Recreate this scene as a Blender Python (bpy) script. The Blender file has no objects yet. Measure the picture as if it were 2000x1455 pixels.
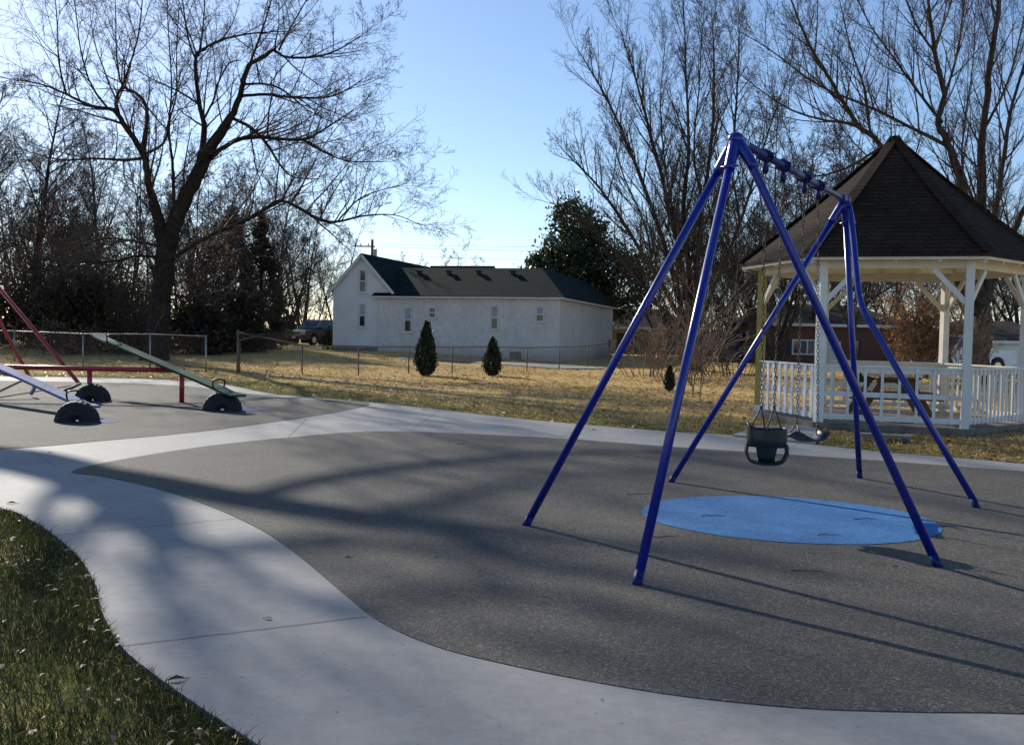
import bpy, math, random
import numpy as np
from mathutils import Vector, Matrix

random.seed(7)
scene = bpy.context.scene
COL = scene.collection
PI = math.pi
def R(a): return math.radians(a)

# ------------------------------------------------------------------ camera
F = 1900.0; PITCH = 0.0412; ROLL = 0.020; H = 1.55
_r0 = np.array([1, 0, 0.]); _u0 = np.array([0, math.sin(PITCH), math.cos(PITCH)])
FWD = np.array([0, math.cos(PITCH), -math.sin(PITCH)])
# a camera rolled so that the picture content turns clockwise
RT = _r0*math.cos(ROLL) + _u0*math.sin(ROLL)
UP = -_r0*math.sin(ROLL) + _u0*math.cos(ROLL)
CAM = np.array([0, 0, H])
def ray(px, py):
    return FWD + RT*((px-1000)/F) - UP*((py-727.5)/F)
def gp(px, py, z=0.0):
    d = ray(px, py); t = (z-H)/d[2]
    return CAM + d*t
def dp(px, py, Y):
    d = ray(px, py); return CAM + d*(Y/d[1])
def proj(P):
    d = np.asarray(P, float)-CAM
    z = d@FWD
    return 1000+F*(d@RT)/z, 727.5-F*(d@UP)/z
cam_d = bpy.data.cameras.new('camera'); cam = bpy.data.objects.new('camera', cam_d); COL.objects.link(cam)
M3 = Matrix((RT, UP, -FWD)).transposed()
cam.matrix_world = Matrix.Translation(CAM) @ M3.to_4x4()
cam_d.sensor_width = 36; cam_d.lens = 36*F/2000; cam_d.clip_start = 0.05; cam_d.clip_end = 6000
scene.camera = cam

# ------------------------------------------------------------------ sun / sky
AZ = R(33); EL = R(25.5)          # sun stands behind the trees, to the left of the view
SUN = np.array([-math.sin(AZ)*math.cos(EL), math.cos(AZ)*math.cos(EL), math.sin(EL)])
SS = SUN/ math.hypot(SUN[0], SUN[1])
w = bpy.data.worlds.new('World'); scene.world = w; w.use_nodes = True
nt = w.node_tree; nt.nodes.clear()
sky = nt.nodes.new('ShaderNodeTexSky'); sky.sky_type = 'NISHITA'; sky.sun_disc = False
sky.sun_elevation = EL; sky.sun_rotation = -AZ; sky.altitude = 200; sky.air_density = 0.9; sky.dust_density = 0.22; sky.ozone_density = 3.0
bg = nt.nodes.new('ShaderNodeBackground'); bg.inputs[1].default_value = 0.15
out = nt.nodes.new('ShaderNodeOutputWorld')
tn = nt.nodes.new('ShaderNodeMix'); tn.data_type = 'RGBA'; tn.blend_type = 'MULTIPLY'; tn.inputs[0].default_value = 1
tn.inputs[7].default_value = (1.0, .985, 1.0, 1)
nt.links.new(sky.outputs[0], tn.inputs[6]); nt.links.new(tn.outputs[2], bg.inputs[0]); nt.links.new(bg.outputs[0], out.inputs[0])
sl = bpy.data.lights.new('sun', 'SUN'); sl.energy = 5.0; sl.angle = R(0.53); sl.color = (1.0, 0.93, 0.82)
so = bpy.data.objects.new('sun', sl); COL.objects.link(so)
so.rotation_euler = Vector(SUN).to_track_quat('Z', 'Y').to_euler(); so.location = (-20, 30, 30)
scene.view_settings.view_transform = 'Standard'; scene.view_settings.look = 'None'; scene.view_settings.exposure = 0
scene.cycles.max_bounces = 6; scene.cycles.transparent_max_bounces = 8

# ------------------------------------------------------------------ materials
def new_mat(name):
    m = bpy.data.materials.new(name); m.use_nodes = True
    return m, m.node_tree, m.node_tree.nodes['Principled BSDF']
def N(t, kind, **kw):
    n = t.nodes.new(kind)
    for k, v in kw.items(): setattr(n, k, v)
    return n
def coords(t, which='Object'):
    return t.nodes.new('ShaderNodeTexCoord').outputs[which]
def noise(t, vec, scale, detail=4, rough=.6):
    n = N(t, 'ShaderNodeTexNoise'); n.inputs['Scale'].default_value = scale
    n.inputs['Detail'].default_value = detail; n.inputs['Roughness'].default_value = rough
    t.links.new(vec, n.inputs['Vector']); return n.outputs['Fac']
def ramp(t, fac, stops):
    n = N(t, 'ShaderNodeValToRGB'); cr = n.color_ramp
    while len(cr.elements) < len(stops): cr.elements.new(.5)
    for e, (p, c) in zip(cr.elements, stops):
        e.position = p; e.color = (*c, 1) if len(c) == 3 else c
    t.links.new(fac, n.inputs[0]); return n.outputs[0]
def mix(t, fac, a, b, blend='MIX'):
    n = N(t, 'ShaderNodeMix', data_type='RGBA', blend_type=blend)
    for s, v in ((n.inputs[0], fac), (n.inputs[6], a), (n.inputs[7], b)):
        if hasattr(v, 'links') or isinstance(v, bpy.types.NodeSocket): t.links.new(v, s)
        elif isinstance(v, (int, float)): s.default_value = v
        else: s.default_value = (*v, 1)
    return n.outputs[2]
def bump(t, p, h, strength=.3, dist=.01):
    b = N(t, 'ShaderNodeBump'); b.inputs['Strength'].default_value = strength; b.inputs['Distance'].default_value = dist
    t.links.new(h, b.inputs['Height']); t.links.new(b.outputs[0], p.inputs['Normal'])
def mat(name, c1, c2=None, scale=8, rough=.7, metal=0, bscale=None, bstr=.25, bdist=.01, coat=0, spec=None, dirt=None):
    m, t, p = new_mat(name)
    v = coords(t)
    c2 = c2 or tuple(x*.8 for x in c1)
    f = noise(t, v, scale)
    col = ramp(t, f, [(.32, c2), (.68, c1)])
    if dirt:
        f2 = noise(t, v, dirt[1], 6, .7)
        k = ramp(t, f2, [(dirt[2], (0, 0, 0)), (dirt[3], (1, 1, 1))])
        col = mix(t, k, col, dirt[0])
    t.links.new(col, p.inputs['Base Color'])
    p.inputs['Roughness'].default_value = rough; p.inputs['Metallic'].default_value = metal
    if coat: p.inputs['Coat Weight'].default_value = coat; p.inputs['Coat Roughness'].default_value = .22
    if spec is not None: p.inputs['Specular IOR Level'].default_value = spec
    if bscale: bump(t, p, noise(t, v, bscale, 5), bstr, bdist)
    return m
def leaf_mat(name, c1, c2, trans=.35, scale=.6, rough=.55):
    m, t, p = new_mat(name)
    v = coords(t)
    f = noise(t, v, scale, 3); f2 = noise(t, v, scale*14, 2)
    a = N(t, 'ShaderNodeMath', operation='ADD'); t.links.new(f, a.inputs[0]); t.links.new(f2, a.inputs[1])
    h = N(t, 'ShaderNodeMath', operation='MULTIPLY'); t.links.new(a.outputs[0], h.inputs[0]); h.inputs[1].default_value = .5
    col = ramp(t, h.outputs[0], [(.38, c2), (.62, c1)])
    t.links.new(col, p.inputs['Base Color']); p.inputs['Roughness'].default_value = rough
    tr = N(t, 'ShaderNodeBsdfTranslucent'); t.links.new(col, tr.inputs[0])
    ms = N(t, 'ShaderNodeMixShader'); ms.inputs[0].default_value = trans
    t.links.new(p.outputs[0], ms.inputs[1]); t.links.new(tr.outputs[0], ms.inputs[2])
    t.links.new(ms.outputs[0], t.nodes['Material Output'].inputs[0])
    return m

M = {}
def build_materials():
    # poured rubber: salt-and-pepper granules
    def rubber(name, base, dark, light):
        m, t, p = new_mat(name); v = coords(t)
        vo = N(t, 'ShaderNodeTexVoronoi'); vo.inputs['Scale'].default_value = 150; t.links.new(v, vo.inputs['Vector'])
        sp = N(t, 'ShaderNodeSeparateColor'); t.links.new(vo.outputs['Color'], sp.inputs[0])
        c = ramp(t, sp.outputs[0], [(0, dark), (.35, base), (.8, base), (1, light)])
        n2 = noise(t, v, 45, 3)
        c = mix(t, .22, c, ramp(t, n2, [(.38, dark), (.78, light)]))
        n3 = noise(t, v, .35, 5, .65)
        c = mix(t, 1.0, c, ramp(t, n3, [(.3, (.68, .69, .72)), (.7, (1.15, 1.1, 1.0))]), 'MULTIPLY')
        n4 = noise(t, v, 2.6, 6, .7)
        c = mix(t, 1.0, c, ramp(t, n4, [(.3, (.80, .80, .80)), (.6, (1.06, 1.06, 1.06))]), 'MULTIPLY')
        t.links.new(c, p.inputs['Base Color']); p.inputs['Roughness'].default_value = .82
        p.inputs['Specular IOR Level'].default_value = .35
        bump(t, p, vo.outputs['Distance'], .55, .006)
        return m
    M['rubber'] = rubber('poured_rubber', (.082, .076, .064), (.019, .018, .016), (.36, .34, .30))
    M['blue_rubber'] = rubber('blue_rubber', (.035, .20, .50), (.012, .09, .28), (.16, .38, .68))
    M['shaded_pad'] = rubber('shaded_blue_rubber', (.03, .085, .24), (.02, .04, .11), (.09, .15, .30))  # seesaw pads: blue darkened to paint in the shade lying on them
    # concrete
    m, t, p = new_mat('concrete'); v = coords(t)
    a = noise(t, v, .7, 5, .6); b = noise(t, v, 9, 6, .75)
    c = ramp(t, a, [(.3, (.255, .25, .24)), (.7, (.345, .335, .32))])
    c = mix(t, 1.0, c, ramp(t, b, [(.25, (.8, .79, .77)), (.6, (1.03, 1.03, 1.03))]), 'MULTIPLY')
    mp = N(t, 'ShaderNodeMapping'); mp.inputs['Scale'].default_value = (12, 130, 12); mp.inputs['Rotation'].default_value = (0, 0, R(24)); t.links.new(v, mp.inputs[0])
    br = noise(t, mp.outputs[0], 1, 3)
    c = mix(t, 1.0, c, ramp(t, br, [(.3, (.93, .93, .93)), (.6, (1.02, 1.02, 1.02))]), 'MULTIPLY')
    st = noise(t, v, 21, 2); c = mix(t, ramp(t, st, [(.67, (0, 0, 0)), (.73, (1, 1, 1))]), c, (.17, .16, .14))
    st2 = noise(t, v, 1.7, 7, .8); c = mix(t, ramp(t, st2, [(.56, (0, 0, 0)), (.74, (.55, .55, .55))]), c, (.22, .205, .18))
    t.links.new(c, p.inputs['Base Color']); p.inputs['Roughness'].default_value = .75; bump(t, p, br, .25, .003)
    M['concrete'] = m
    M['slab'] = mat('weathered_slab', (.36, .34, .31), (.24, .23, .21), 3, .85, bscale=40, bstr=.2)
    M['dark_slab'] = mat('gazebo_slab', (.20, .185, .165), (.10, .095, .085), 3, .9, bscale=40, bstr=.2)  # darker slab tone for the gazebo floor
    M['joint'] = mat('joint_dark', (.20, .195, .185), (.14, .135, .13), 10, .9)
    # lawn: attribute green = 1 beside the pavement
    m, t, p = new_mat('winter_lawn'); v = coords(t)
    at = N(t, 'ShaderNodeAttribute'); at.attribute_name = 'green'
    a = noise(t, v, .22, 5, .6); b = noise(t, v, 2.2, 6, .75); d = noise(t, v, 22, 4, .8)
    tan = ramp(t, b, [(.3, (.43, .27, .11)), (.5, (.66, .46, .20)), (.7, (.82, .64, .34))])
    tan = mix(t, ramp(t, a, [(.4, (0, 0, 0)), (.62, (1, 1, 1))]), tan, (.60, .42, .13))
    grn = ramp(t, b, [(.3, (.10, .11, .026)), (.55, (.24, .225, .055)), (.75, (.46, .37, .15))])
    gf = N(t, 'ShaderNodeMath', operation='ADD'); t.links.new(at.outputs['Fac'], gf.inputs[0])
    n5 = noise(t, v, .5, 5, .7); g2 = N(t, 'ShaderNodeMath', operation='MULTIPLY_ADD'); t.links.new(n5, g2.inputs[0]); g2.inputs[1].default_value = 1.1; g2.inputs[2].default_value = -.55
    t.links.new(g2.outputs[0], gf.inputs[1])
    c = mix(t, ramp(t, gf.outputs[0], [(.25, (0, 0, 0)), (.75, (1, 1, 1))]), tan, grn)
    c = mix(t, 1.0, c, ramp(t, d, [(.3, (.68, .68, .68)), (.7, (1.35, 1.32, 1.25))]), 'MULTIPLY')
    t.links.new(c, p.inputs['Base Color']); p.inputs['Roughness'].default_value = .95; p.inputs['Specular IOR Level'].default_value = .1
    bump(t, p, d, .9, .05); M['lawn'] = m
    M['blade_green'] = leaf_mat('grass_green', (.07, .088, .02), (.026, .034, .010), .45, 1.2)
    M['blade_far'] = leaf_mat('grass_far', (.26, .25, .07), (.10, .11, .03), .6, 1.2)
    M['blade_tan'] = leaf_mat('grass_tan', (.78, .59, .28), (.42, .29, .12), .6, 1.0)
    M['litter'] = leaf_mat('leaf_litter', (.66, .44, .23), (.20, .105, .045), .35, 3)
    M['dry_leaf'] = leaf_mat('dry_leaf', (.28, .19, .11), (.13, .085, .05), .2, 9)
    M['paving_leaf'] = leaf_mat('paving_leaf', (.17, .115, .07), (.08, .05, .03), .15, 9)
    M['bark'] = mat('bark_dark', (.045, .036, .030), (.018, .015, .013), 6, .95, bscale=14, bstr=.9, bdist=.05, spec=.15)
    M['twig'] = mat('twig_dark', (.095, .075, .064), (.05, .04, .036), 2, .8, spec=.25)
    M['bark_grey'] = mat('bark_grey', (.085, .07, .057), (.034, .028, .024), 5, .95, bscale=14, bstr=.8, bdist=.04, spec=.15)
    M['twig_red'] = mat('twig_reddish', (.115, .08, .076), (.058, .04, .04), 2, .75, spec=.25)
    M['twig_pale'] = mat('twig_pale', (.30, .22, .16), (.13, .09, .065), 2, .8, spec=.2)
    M['twig_far'] = mat('twig_far', (.085, .07, .065), (.045, .038, .037), 1, .85, spec=.2)
    M['ever_dark'] = leaf_mat('evergreen_dark', (.085, .066, .036), (.026, .021, .014), .4, .5)
    M['magnolia'] = leaf_mat('magnolia_leaf', (.06, .088, .03), (.018, .028, .012), .2, .7, .3)
    M['arbor'] = leaf_mat('arborvitae_leaf', (.032, .046, .012), (.009, .014, .006), .2, 3)
    M['brown_leaf'] = leaf_mat('brown_leaf', (.28, .16, .085), (.10, .06, .036), .5, .6)
    M['olive_leaf'] = leaf_mat('olive_leaf', (.17, .13, .035), (.06, .045, .016), .35, .6)
    M['rust_leaf'] = leaf_mat('rust_leaf', (.55, .25, .09), (.24, .10, .045), .45, .7)
    # paints and metals
    M['blue_paint'] = mat('blue_gloss_paint', (.0, .016, .30), (.0, .011, .21), 14, .36, coat=.7, spec=.3, dirt=((.03, .035, .12), 9, .66, .74))
    M['blue_dark'] = mat('blue_foot', (.0, .010, .16), (.0, .006, .09), 20, .5, spec=.25, dirt=((.04, .04, .05), 18, .52, .66))
    M['beam_pipe'] = mat('blue_grey_pipe', (.05, .06, .24), (.025, .03, .14), 12, .38, .35)
    M['galv'] = mat('galvanised_pipe', (.36, .38, .44), (.25, .27, .32), 12, .38, .85)
    M['fence_metal'] = mat('galvanised_fence', (.42, .42, .40), (.24, .23, .21), 4, .5, .55)
    M['rust_post'] = mat('weathered_fence_post', (.20, .16, .13), (.11, .08, .06), 6, .7, .3)
    M['chain'] = mat('rusty_chain', (.14, .10, .075), (.06, .045, .04), 60, .55, .6)
    M['seat_black'] = mat('black_green_rubber', (.016, .030, .030), (.009, .017, .018), 8, .42)
    M['belt'] = mat('blue_green_belt', (.018, .045, .052), (.012, .03, .036), 14, .5)
    M['tag'] = mat('worn_tag', (.06, .062, .06), (.04, .042, .04), 20, .6)
    M['red_paint'] = mat('red_paint', (.42, .018, .018), (.28, .013, .013), 9, .38, coat=.3, dirt=((.10, .03, .02), 12, .62, .7))
    M['green_paint'] = mat('green_plank_paint', (.008, .085, .055), (.006, .06, .04), 5, .8, spec=.08, dirt=((.06, .16, .12), 7, .6, .72))
    M['plank_grey'] = mat('pale_plank', (.24, .28, .25), (.17, .2, .18), 5, .8, spec=.1)
    M['blue_plank'] = mat('faded_blue_plank', (.16, .19, .38), (.10, .12, .27), 4, .8, spec=.15, dirt=((.26, .28, .42), 7, .58, .7))
    M['tire'] = mat('tire_rubber', (.018, .018, .019), (.010, .010, .011), 14, .75, bscale=40, bstr=.4)
    M['dark_metal'] = mat('dark_metal', (.03, .032, .04), (.02, .02, .024), 10, .45, .5)
    M['white_wood'] = mat('white_painted_wood', (.80, .79, .76), (.68, .67, .64), 3, .6, bscale=30, bstr=.12, dirt=((.36, .31, .25), 11, .66, .76))
    M['cream_wood'] = mat('cream_painted_wood', (.79, .74, .63), (.67, .625, .52), 3, .65, bscale=30, bstr=.1, dirt=((.42, .34, .2), 9, .68, .78))
    M['yellow_wood'] = mat('raw_post_wood', (.46, .36, .10), (.33, .25, .065), 4, .7, bscale=25, bstr=.2)
    M['brown_wood'] = mat('brown_table_wood', (.15, .088, .046), (.085, .05, .027), 5, .7, bscale=25, bstr=.2)
    M['grey_wood'] = mat('grey_weathered_wood', (.24, .235, .22), (.15, .145, .135), 5, .85, bscale=25, bstr=.3)
    def shingle(name, c1, c2, row, tint):
        m, t, p = new_mat(name); v = coords(t)
        sep = N(t, 'ShaderNodeSeparateXYZ'); t.links.new(v, sep.inputs[0])
        ad = N(t, 'ShaderNodeMath', operation='MULTIPLY_ADD'); t.links.new(sep.outputs[1], ad.inputs[0]); ad.inputs[1].default_value = .7; t.links.new(sep.outputs[0], ad.inputs[2])
        cb = N(t, 'ShaderNodeCombineXYZ'); t.links.new(ad.outputs[0], cb.inputs[0]); t.links.new(sep.outputs[2], cb.inputs[1])
        bt = N(t, 'ShaderNodeTexBrick'); bt.inputs['Scale'].default_value = 1
        bt.inputs['Brick Width'].default_value = row*3.2; bt.inputs['Row Height'].default_value = row; bt.inputs['Mortar Size'].default_value = row*.1
        bt.inputs['Color1'].default_value = (*c1, 1); bt.inputs['Color2'].default_value = (*c2, 1); bt.inputs['Mortar'].default_value = (*[x*.35 for x in c2], 1)
        t.links.new(cb.outputs[0], bt.inputs['Vector'])
        n1 = noise(t, v, 1.1, 6, .7); n2 = noise(t, v, 30, 3)
        c = mix(t, 1.0, bt.outputs[0], ramp(t, n1, [(.3, (.65, .65, .65)), (.7, tint)]), 'MULTIPLY')
        c = mix(t, 1.0, c, ramp(t, n2, [(.3, (.7, .7, .7)), (.7, (1.25, 1.25, 1.25))]), 'MULTIPLY')
        t.links.new(c, p.inputs['Base Color']); p.inputs['Roughness'].default_value = .93; p.inputs['Specular IOR Level'].default_value = .12
        bump(t, p, bt.outputs['Fac'], -.4, .012); return m
    M['shingle_brown'] = shingle('brown_shingles', (.046, .033, .025), (.034, .024, .018), .075, (1.25, 1.18, 1.1))
    M['shingle_dark'] = shingle('dark_green_grey_shingles', (.009, .024, .023), (.005, .013, .013), .13, (1.7, 1.65, 1.6))
    M['shingle_grey'] = shingle('grey_shingles', (.11, .09, .08), (.075, .062, .055), .13, (1.2, 1.2, 1.2))
    m, t, p = new_mat('white_clapboard'); v = coords(t)
    sep = N(t, 'ShaderNodeSeparateXYZ'); t.links.new(v, sep.inputs[0])
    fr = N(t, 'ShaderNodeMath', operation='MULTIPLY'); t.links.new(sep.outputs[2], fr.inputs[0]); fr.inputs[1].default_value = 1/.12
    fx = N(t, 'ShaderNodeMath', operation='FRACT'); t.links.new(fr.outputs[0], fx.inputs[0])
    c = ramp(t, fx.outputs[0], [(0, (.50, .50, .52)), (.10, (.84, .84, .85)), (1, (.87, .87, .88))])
    c = mix(t, 1.0, c, ramp(t, noise(t, v, 1.3, 5), [(.3, (.86, .86, .86)), (.7, (1, 1, 1))]), 'MULTIPLY')
    t.links.new(c, p.inputs['Base Color']); p.inputs['Roughness'].default_value = .55; M['clapboard'] = m
    m, t, p = new_mat('stucco'); v = coords(t)
    n1 = noise(t, v, .8, 6, .7); n2 = noise(t, v, 5, 6, .75)
    c = ramp(t, n1, [(.3, (.68, .65, .63)), (.7, (.84, .81, .785))])
    c = mix(t, 1.0, c, ramp(t, n2, [(.3, (.8, .79, .78)), (.62, (1.04, 1.04, 1.04))]), 'MULTIPLY')
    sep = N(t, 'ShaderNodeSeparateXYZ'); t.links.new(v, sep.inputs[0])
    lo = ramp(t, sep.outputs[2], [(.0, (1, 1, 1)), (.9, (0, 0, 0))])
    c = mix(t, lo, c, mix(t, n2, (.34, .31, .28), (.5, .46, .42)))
    t.links.new(c, p.inputs['Base Color']); p.inputs['Roughness'].default_value = .9; bump(t, p, noise(t, v, 22, 5), .5, .02); M['stucco'] = m
    M['trim'] = mat('white_trim', (.75, .75, .74), (.62, .62, .60), 4, .5)
    M['foundation'] = mat('block_foundation', (.22, .21, .21), (.13, .125, .12), 5, .9, bscale=9, bstr=.5)
    M['glass'] = mat('window_glass', (.045, .055, .075), (.02, .026, .036), 1.5, .08, spec=.8)
    M['blind'] = mat('window_blind', (.42, .45, .52), (.34, .37, .44), 3, .5)
    m, t, p = new_mat('brown_brick'); v = coords(t)
    bt = N(t, 'ShaderNodeTexBrick'); bt.inputs['Scale'].default_value = 4; bt.inputs['Color1'].default_value = (.17, .072, .042, 1); bt.inputs['Color2'].default_value = (.11, .045, .028, 1); bt.inputs['Mortar'].default_value = (.16, .12, .10, 1)
    mp = N(t, 'ShaderNodeMapping'); mp.inputs['Rotation'].default_value = (R(90), 0, 0); t.links.new(v, mp.inputs[0]); t.links.new(mp.outputs[0], bt.inputs['Vector'])
    t.links.new(bt.outputs[0], p.inputs['Base Color']); p.inputs['Roughness'].default_value = .9; M['brick'] = m
    M['tan_wall'] = mat('tan_wall', (.26, .23, .20), (.17, .15, .135), 2, .9)
    M['car_maroon'] = mat('maroon_car_paint', (.05, .026, .055), (.035, .018, .04), 3, .25, .3, coat=.8)
    M['car_white'] = mat('white_car_paint', (.72, .73, .75), (.62, .63, .65), 3, .3, 0, coat=.7)
    M['chrome'] = mat('chrome', (.6, .6, .62), (.5, .5, .52), 5, .2, .95)
    M['lamp'] = mat('headlight_lens', (.62, .64, .66), (.5, .52, .55), 20, .15, coat=.5)
    M['plate'] = mat('number_plate_white', (.7, .7, .7), (.6, .6, .6), 10, .4)
    M['cable'] = mat('cable', (.05, .05, .055), (.04, .04, .045), 4, .7)
    M['pole_wood'] = mat('pole_wood', (.13, .10, .075), (.08, .06, .045), 6, .9)
    M['blue_tarp'] = mat('blue_tarp', (.06, .09, .26), (.04, .06, .18), 3, .5)
build_materials()

# ------------------------------------------------------------------ mesh helpers
class MB:
    def __init__(s): s.v = []; s.f = []; s.m = []
    def add(s, vs, fs, mi=0):
        o = len(s.v); s.v += [tuple(map(float, x)) for x in vs]
        for f in fs: s.f.append(tuple(i+o for i in f)); s.m.append(mi)
        return s
    def box(s, c, size, rz=0, rot=None, bev=0, mi=0):
        hx, hy, hz = [x/2 for x in size]
        Q = rot if rot is not None else Matrix.Rotation(rz, 3, 'Z')
        c = Vector(c)
        b = min(bev, hx*.9, hy*.9, hz*.9)
        if b <= 0:
            vs = [Q @ Vector((x*hx, y*hy, z*hz)) + c for x in (-1, 1) for y in (-1, 1) for z in (-1, 1)]
            s.add(vs, [(0, 1, 3, 2), (4, 6, 7, 5), (0, 4, 5, 1), (2, 3, 7, 6), (0, 2, 6, 4), (1, 5, 7, 3)], mi)
        else:
            # chamfer the vertical-section outline (top and bottom rings inset)
            vs = []
            for z, ins in ((-hz, b), (-hz+b, 0), (hz-b, 0), (hz, b)):
                for x, y in ((-hx, -hy), (hx, -hy), (hx, hy), (-hx, hy)):
                    vs.append(Q @ Vector((x-math.copysign(ins, x), y-math.copysign(ins, y), z)) + c)
            fs = [(3, 2, 1, 0), (12, 13, 14, 15)]
            for k in range(3):
                for i in range(4): fs.append((k*4+i, k*4+(i+1) % 4, k*4+4+(i+1) % 4, k*4+4+i))
            s.add(vs, fs, mi)
        return s
    def beam(s, p0, p1, wd, ht, up=(0, 0, 1), bev=0, mi=0):
        p0 = Vector(p0); p1 = Vector(p1); d = p1-p0; L = d.length; d = d/L
        u = Vector(up); x = d.cross(u)
        if x.length < 1e-4: x = d.cross(Vector((1, 0, 0)))
        x.normalize(); z = x.cross(d).normalized()
        Q = Matrix((x, d, z)).transposed()
        return s.box((p0+p1)/2, (wd, L, ht), rot=Q, bev=bev, mi=mi)
    def tube(s, pts, rad, n=10, cap=True, mi=0):
        pts = [Vector(p) for p in pts]
        if not hasattr(rad, '__len__'): rad = [rad]*len(pts)
        vs = []; prev = None
        for i, p in enumerate(pts):
            d = (pts[min(i+1, len(pts)-1)]-pts[max(i-1, 0)])
            if d.length < 1e-9: d = Vector((0, 0, 1))
            d.normalize()
            if prev is None:
                a = Vector((0, 0, 1)) if abs(d.z) < .9 else Vector((1, 0, 0))
                x = d.cross(a).normalized()
            else:
                x = (prev - d*prev.dot(d)).normalized()
            y = d.cross(x); prev = x
            for k in range(n):
                t = 2*PI*k/n; vs.append(p + x*(rad[i]*math.cos(t)) + y*(rad[i]*math.sin(t)))
        fs = []
        for i in range(len(pts)-1):
            for k in range(n): fs.append((i*n+k, i*n+(k+1) % n, (i+1)*n+(k+1) % n, (i+1)*n+k))
        if cap: fs.append(tuple(range(n-1, -1, -1))); fs.append(tuple((len(pts)-1)*n+k for k in range(n)))
        return s.add(vs, fs, mi)
    def poly(s, pts, mi=0): return s.add(pts, [tuple(range(len(pts)))], mi)
    def prism(s, pts, vec, mi=0):
        n = len(pts); a = [Vector(p) for p in pts]; b = [p+Vector(vec) for p in a]
        return s.add(a+b, [tuple(range(n-1, -1, -1)), tuple(range(n, 2*n))] + [(i, (i+1) % n, n+(i+1) % n, n+i) for i in range(n)], mi)
    def sphere(s, c, r, n=10, m=6, mi=0):
        if not hasattr(r, '__len__'): r = (r, r, r)
        vs = [(c[0], c[1], c[2]-r[2])]
        for j in range(1, m):
            a = PI*j/m
            for k in range(n): vs.append((c[0]+r[0]*math.sin(a)*math.cos(2*PI*k/n), c[1]+r[1]*math.sin(a)*math.sin(2*PI*k/n), c[2]-r[2]*math.cos(a)))
        vs.append((c[0], c[1], c[2]+r[2])); fs = [(0, 1+(k+1) % n, 1+k) for k in range(n)]
        for j in range(m-2):
            for k in range(n): fs.append((1+j*n+k, 1+j*n+(k+1) % n, 1+(j+1)*n+(k+1) % n, 1+(j+1)*n+k))
        L = len(vs)-1; fs += [(L, 1+(m-2)*n+k, 1+(m-2)*n+(k+1) % n) for k in range(n)]
        return s.add(vs, fs, mi)
    def build(s, name, mats, parent=None, smooth=False, label=None):
        me = bpy.data.meshes.new(name)
        off = Vector(parent['_base']) if parent is not None else Vector((0, 0, 0))
        me.from_pydata([(x[0]-off.x, x[1]-off.y, x[2]-off.z) for x in s.v], [], s.f)
        for m_ in (mats if isinstance(mats, (list, tuple)) else [mats]): me.materials.append(m_)
        me.polygons.foreach_set('material_index', s.m)
        if smooth:
            me.polygons.foreach_set('use_smooth', [len(f) <= 4 for f in s.f])
        me.update()
        return link(name, me, parent, label)
def link(name, me, parent=None, label=None):
    o = bpy.data.objects.new(name, me); COL.objects.link(o)
    if parent is not None:
        o.parent = parent; o['_base'] = parent['_base']
    else: o['_base'] = (0., 0., 0.)
    if label: o['label'] = label
    return o
def tag(o, label, cat, group=None):
    o['label'] = label; o['category'] = cat
    if group: o['group'] = group
    return o
def thing(name, label, cat, base, group=None):
    o = bpy.data.objects.new(name, None); COL.objects.link(o)
    o.empty_display_size = .2; o.location = Vector(base); o['_base'] = tuple(float(x) for x in base)
    return tag(o, label, cat, group)
def structure(o): o['kind'] = 'structure'; return o
def stuff(o, label, cat): o['kind'] = 'stuff'; return tag(o, label, cat)
def copy_tree(o, loc, rz=0, sc=(1, 1, 1), label=None, group=None):
    r = o.copy(); COL.objects.link(r); r.location = Vector(loc); r.rotation_euler = (0, 0, rz); r.scale = sc
    r['_base'] = tuple(float(x) for x in loc)
    if label: r['label'] = label
    if group: r['group'] = group
    for ch in list(o.children):
        c = ch.copy(); COL.objects.link(c); c.parent = r
        for g in list(ch.children):
            d = g.copy(); COL.objects.link(d); d.parent = c
    return r
def np_mesh(name, V, faces_k, m_, parent=None, smooth=False):
    """V (n,3); faces_k: (F,k) index array"""
    V = np.asarray(V, np.float32).copy()
    if parent is not None: V -= np.array(parent['_base'], np.float32)
    F_ = np.asarray(faces_k, np.int32); k = F_.shape[1]
    me = bpy.data.meshes.new(name)
    me.vertices.add(len(V)); me.vertices.foreach_set('co', V.ravel())
    me.loops.add(F_.size); me.loops.foreach_set('vertex_index', F_.ravel())
    me.polygons.add(len(F_)); me.polygons.foreach_set('loop_start', np.arange(0, F_.size, k, dtype=np.int32))
    me.polygons.foreach_set('loop_total', np.full(len(F_), k, np.int32))
    if smooth: me.polygons.foreach_set('use_smooth', np.ones(len(F_), bool))
    me.materials.append(m_); me.update(calc_edges=True)
    return me

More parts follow.
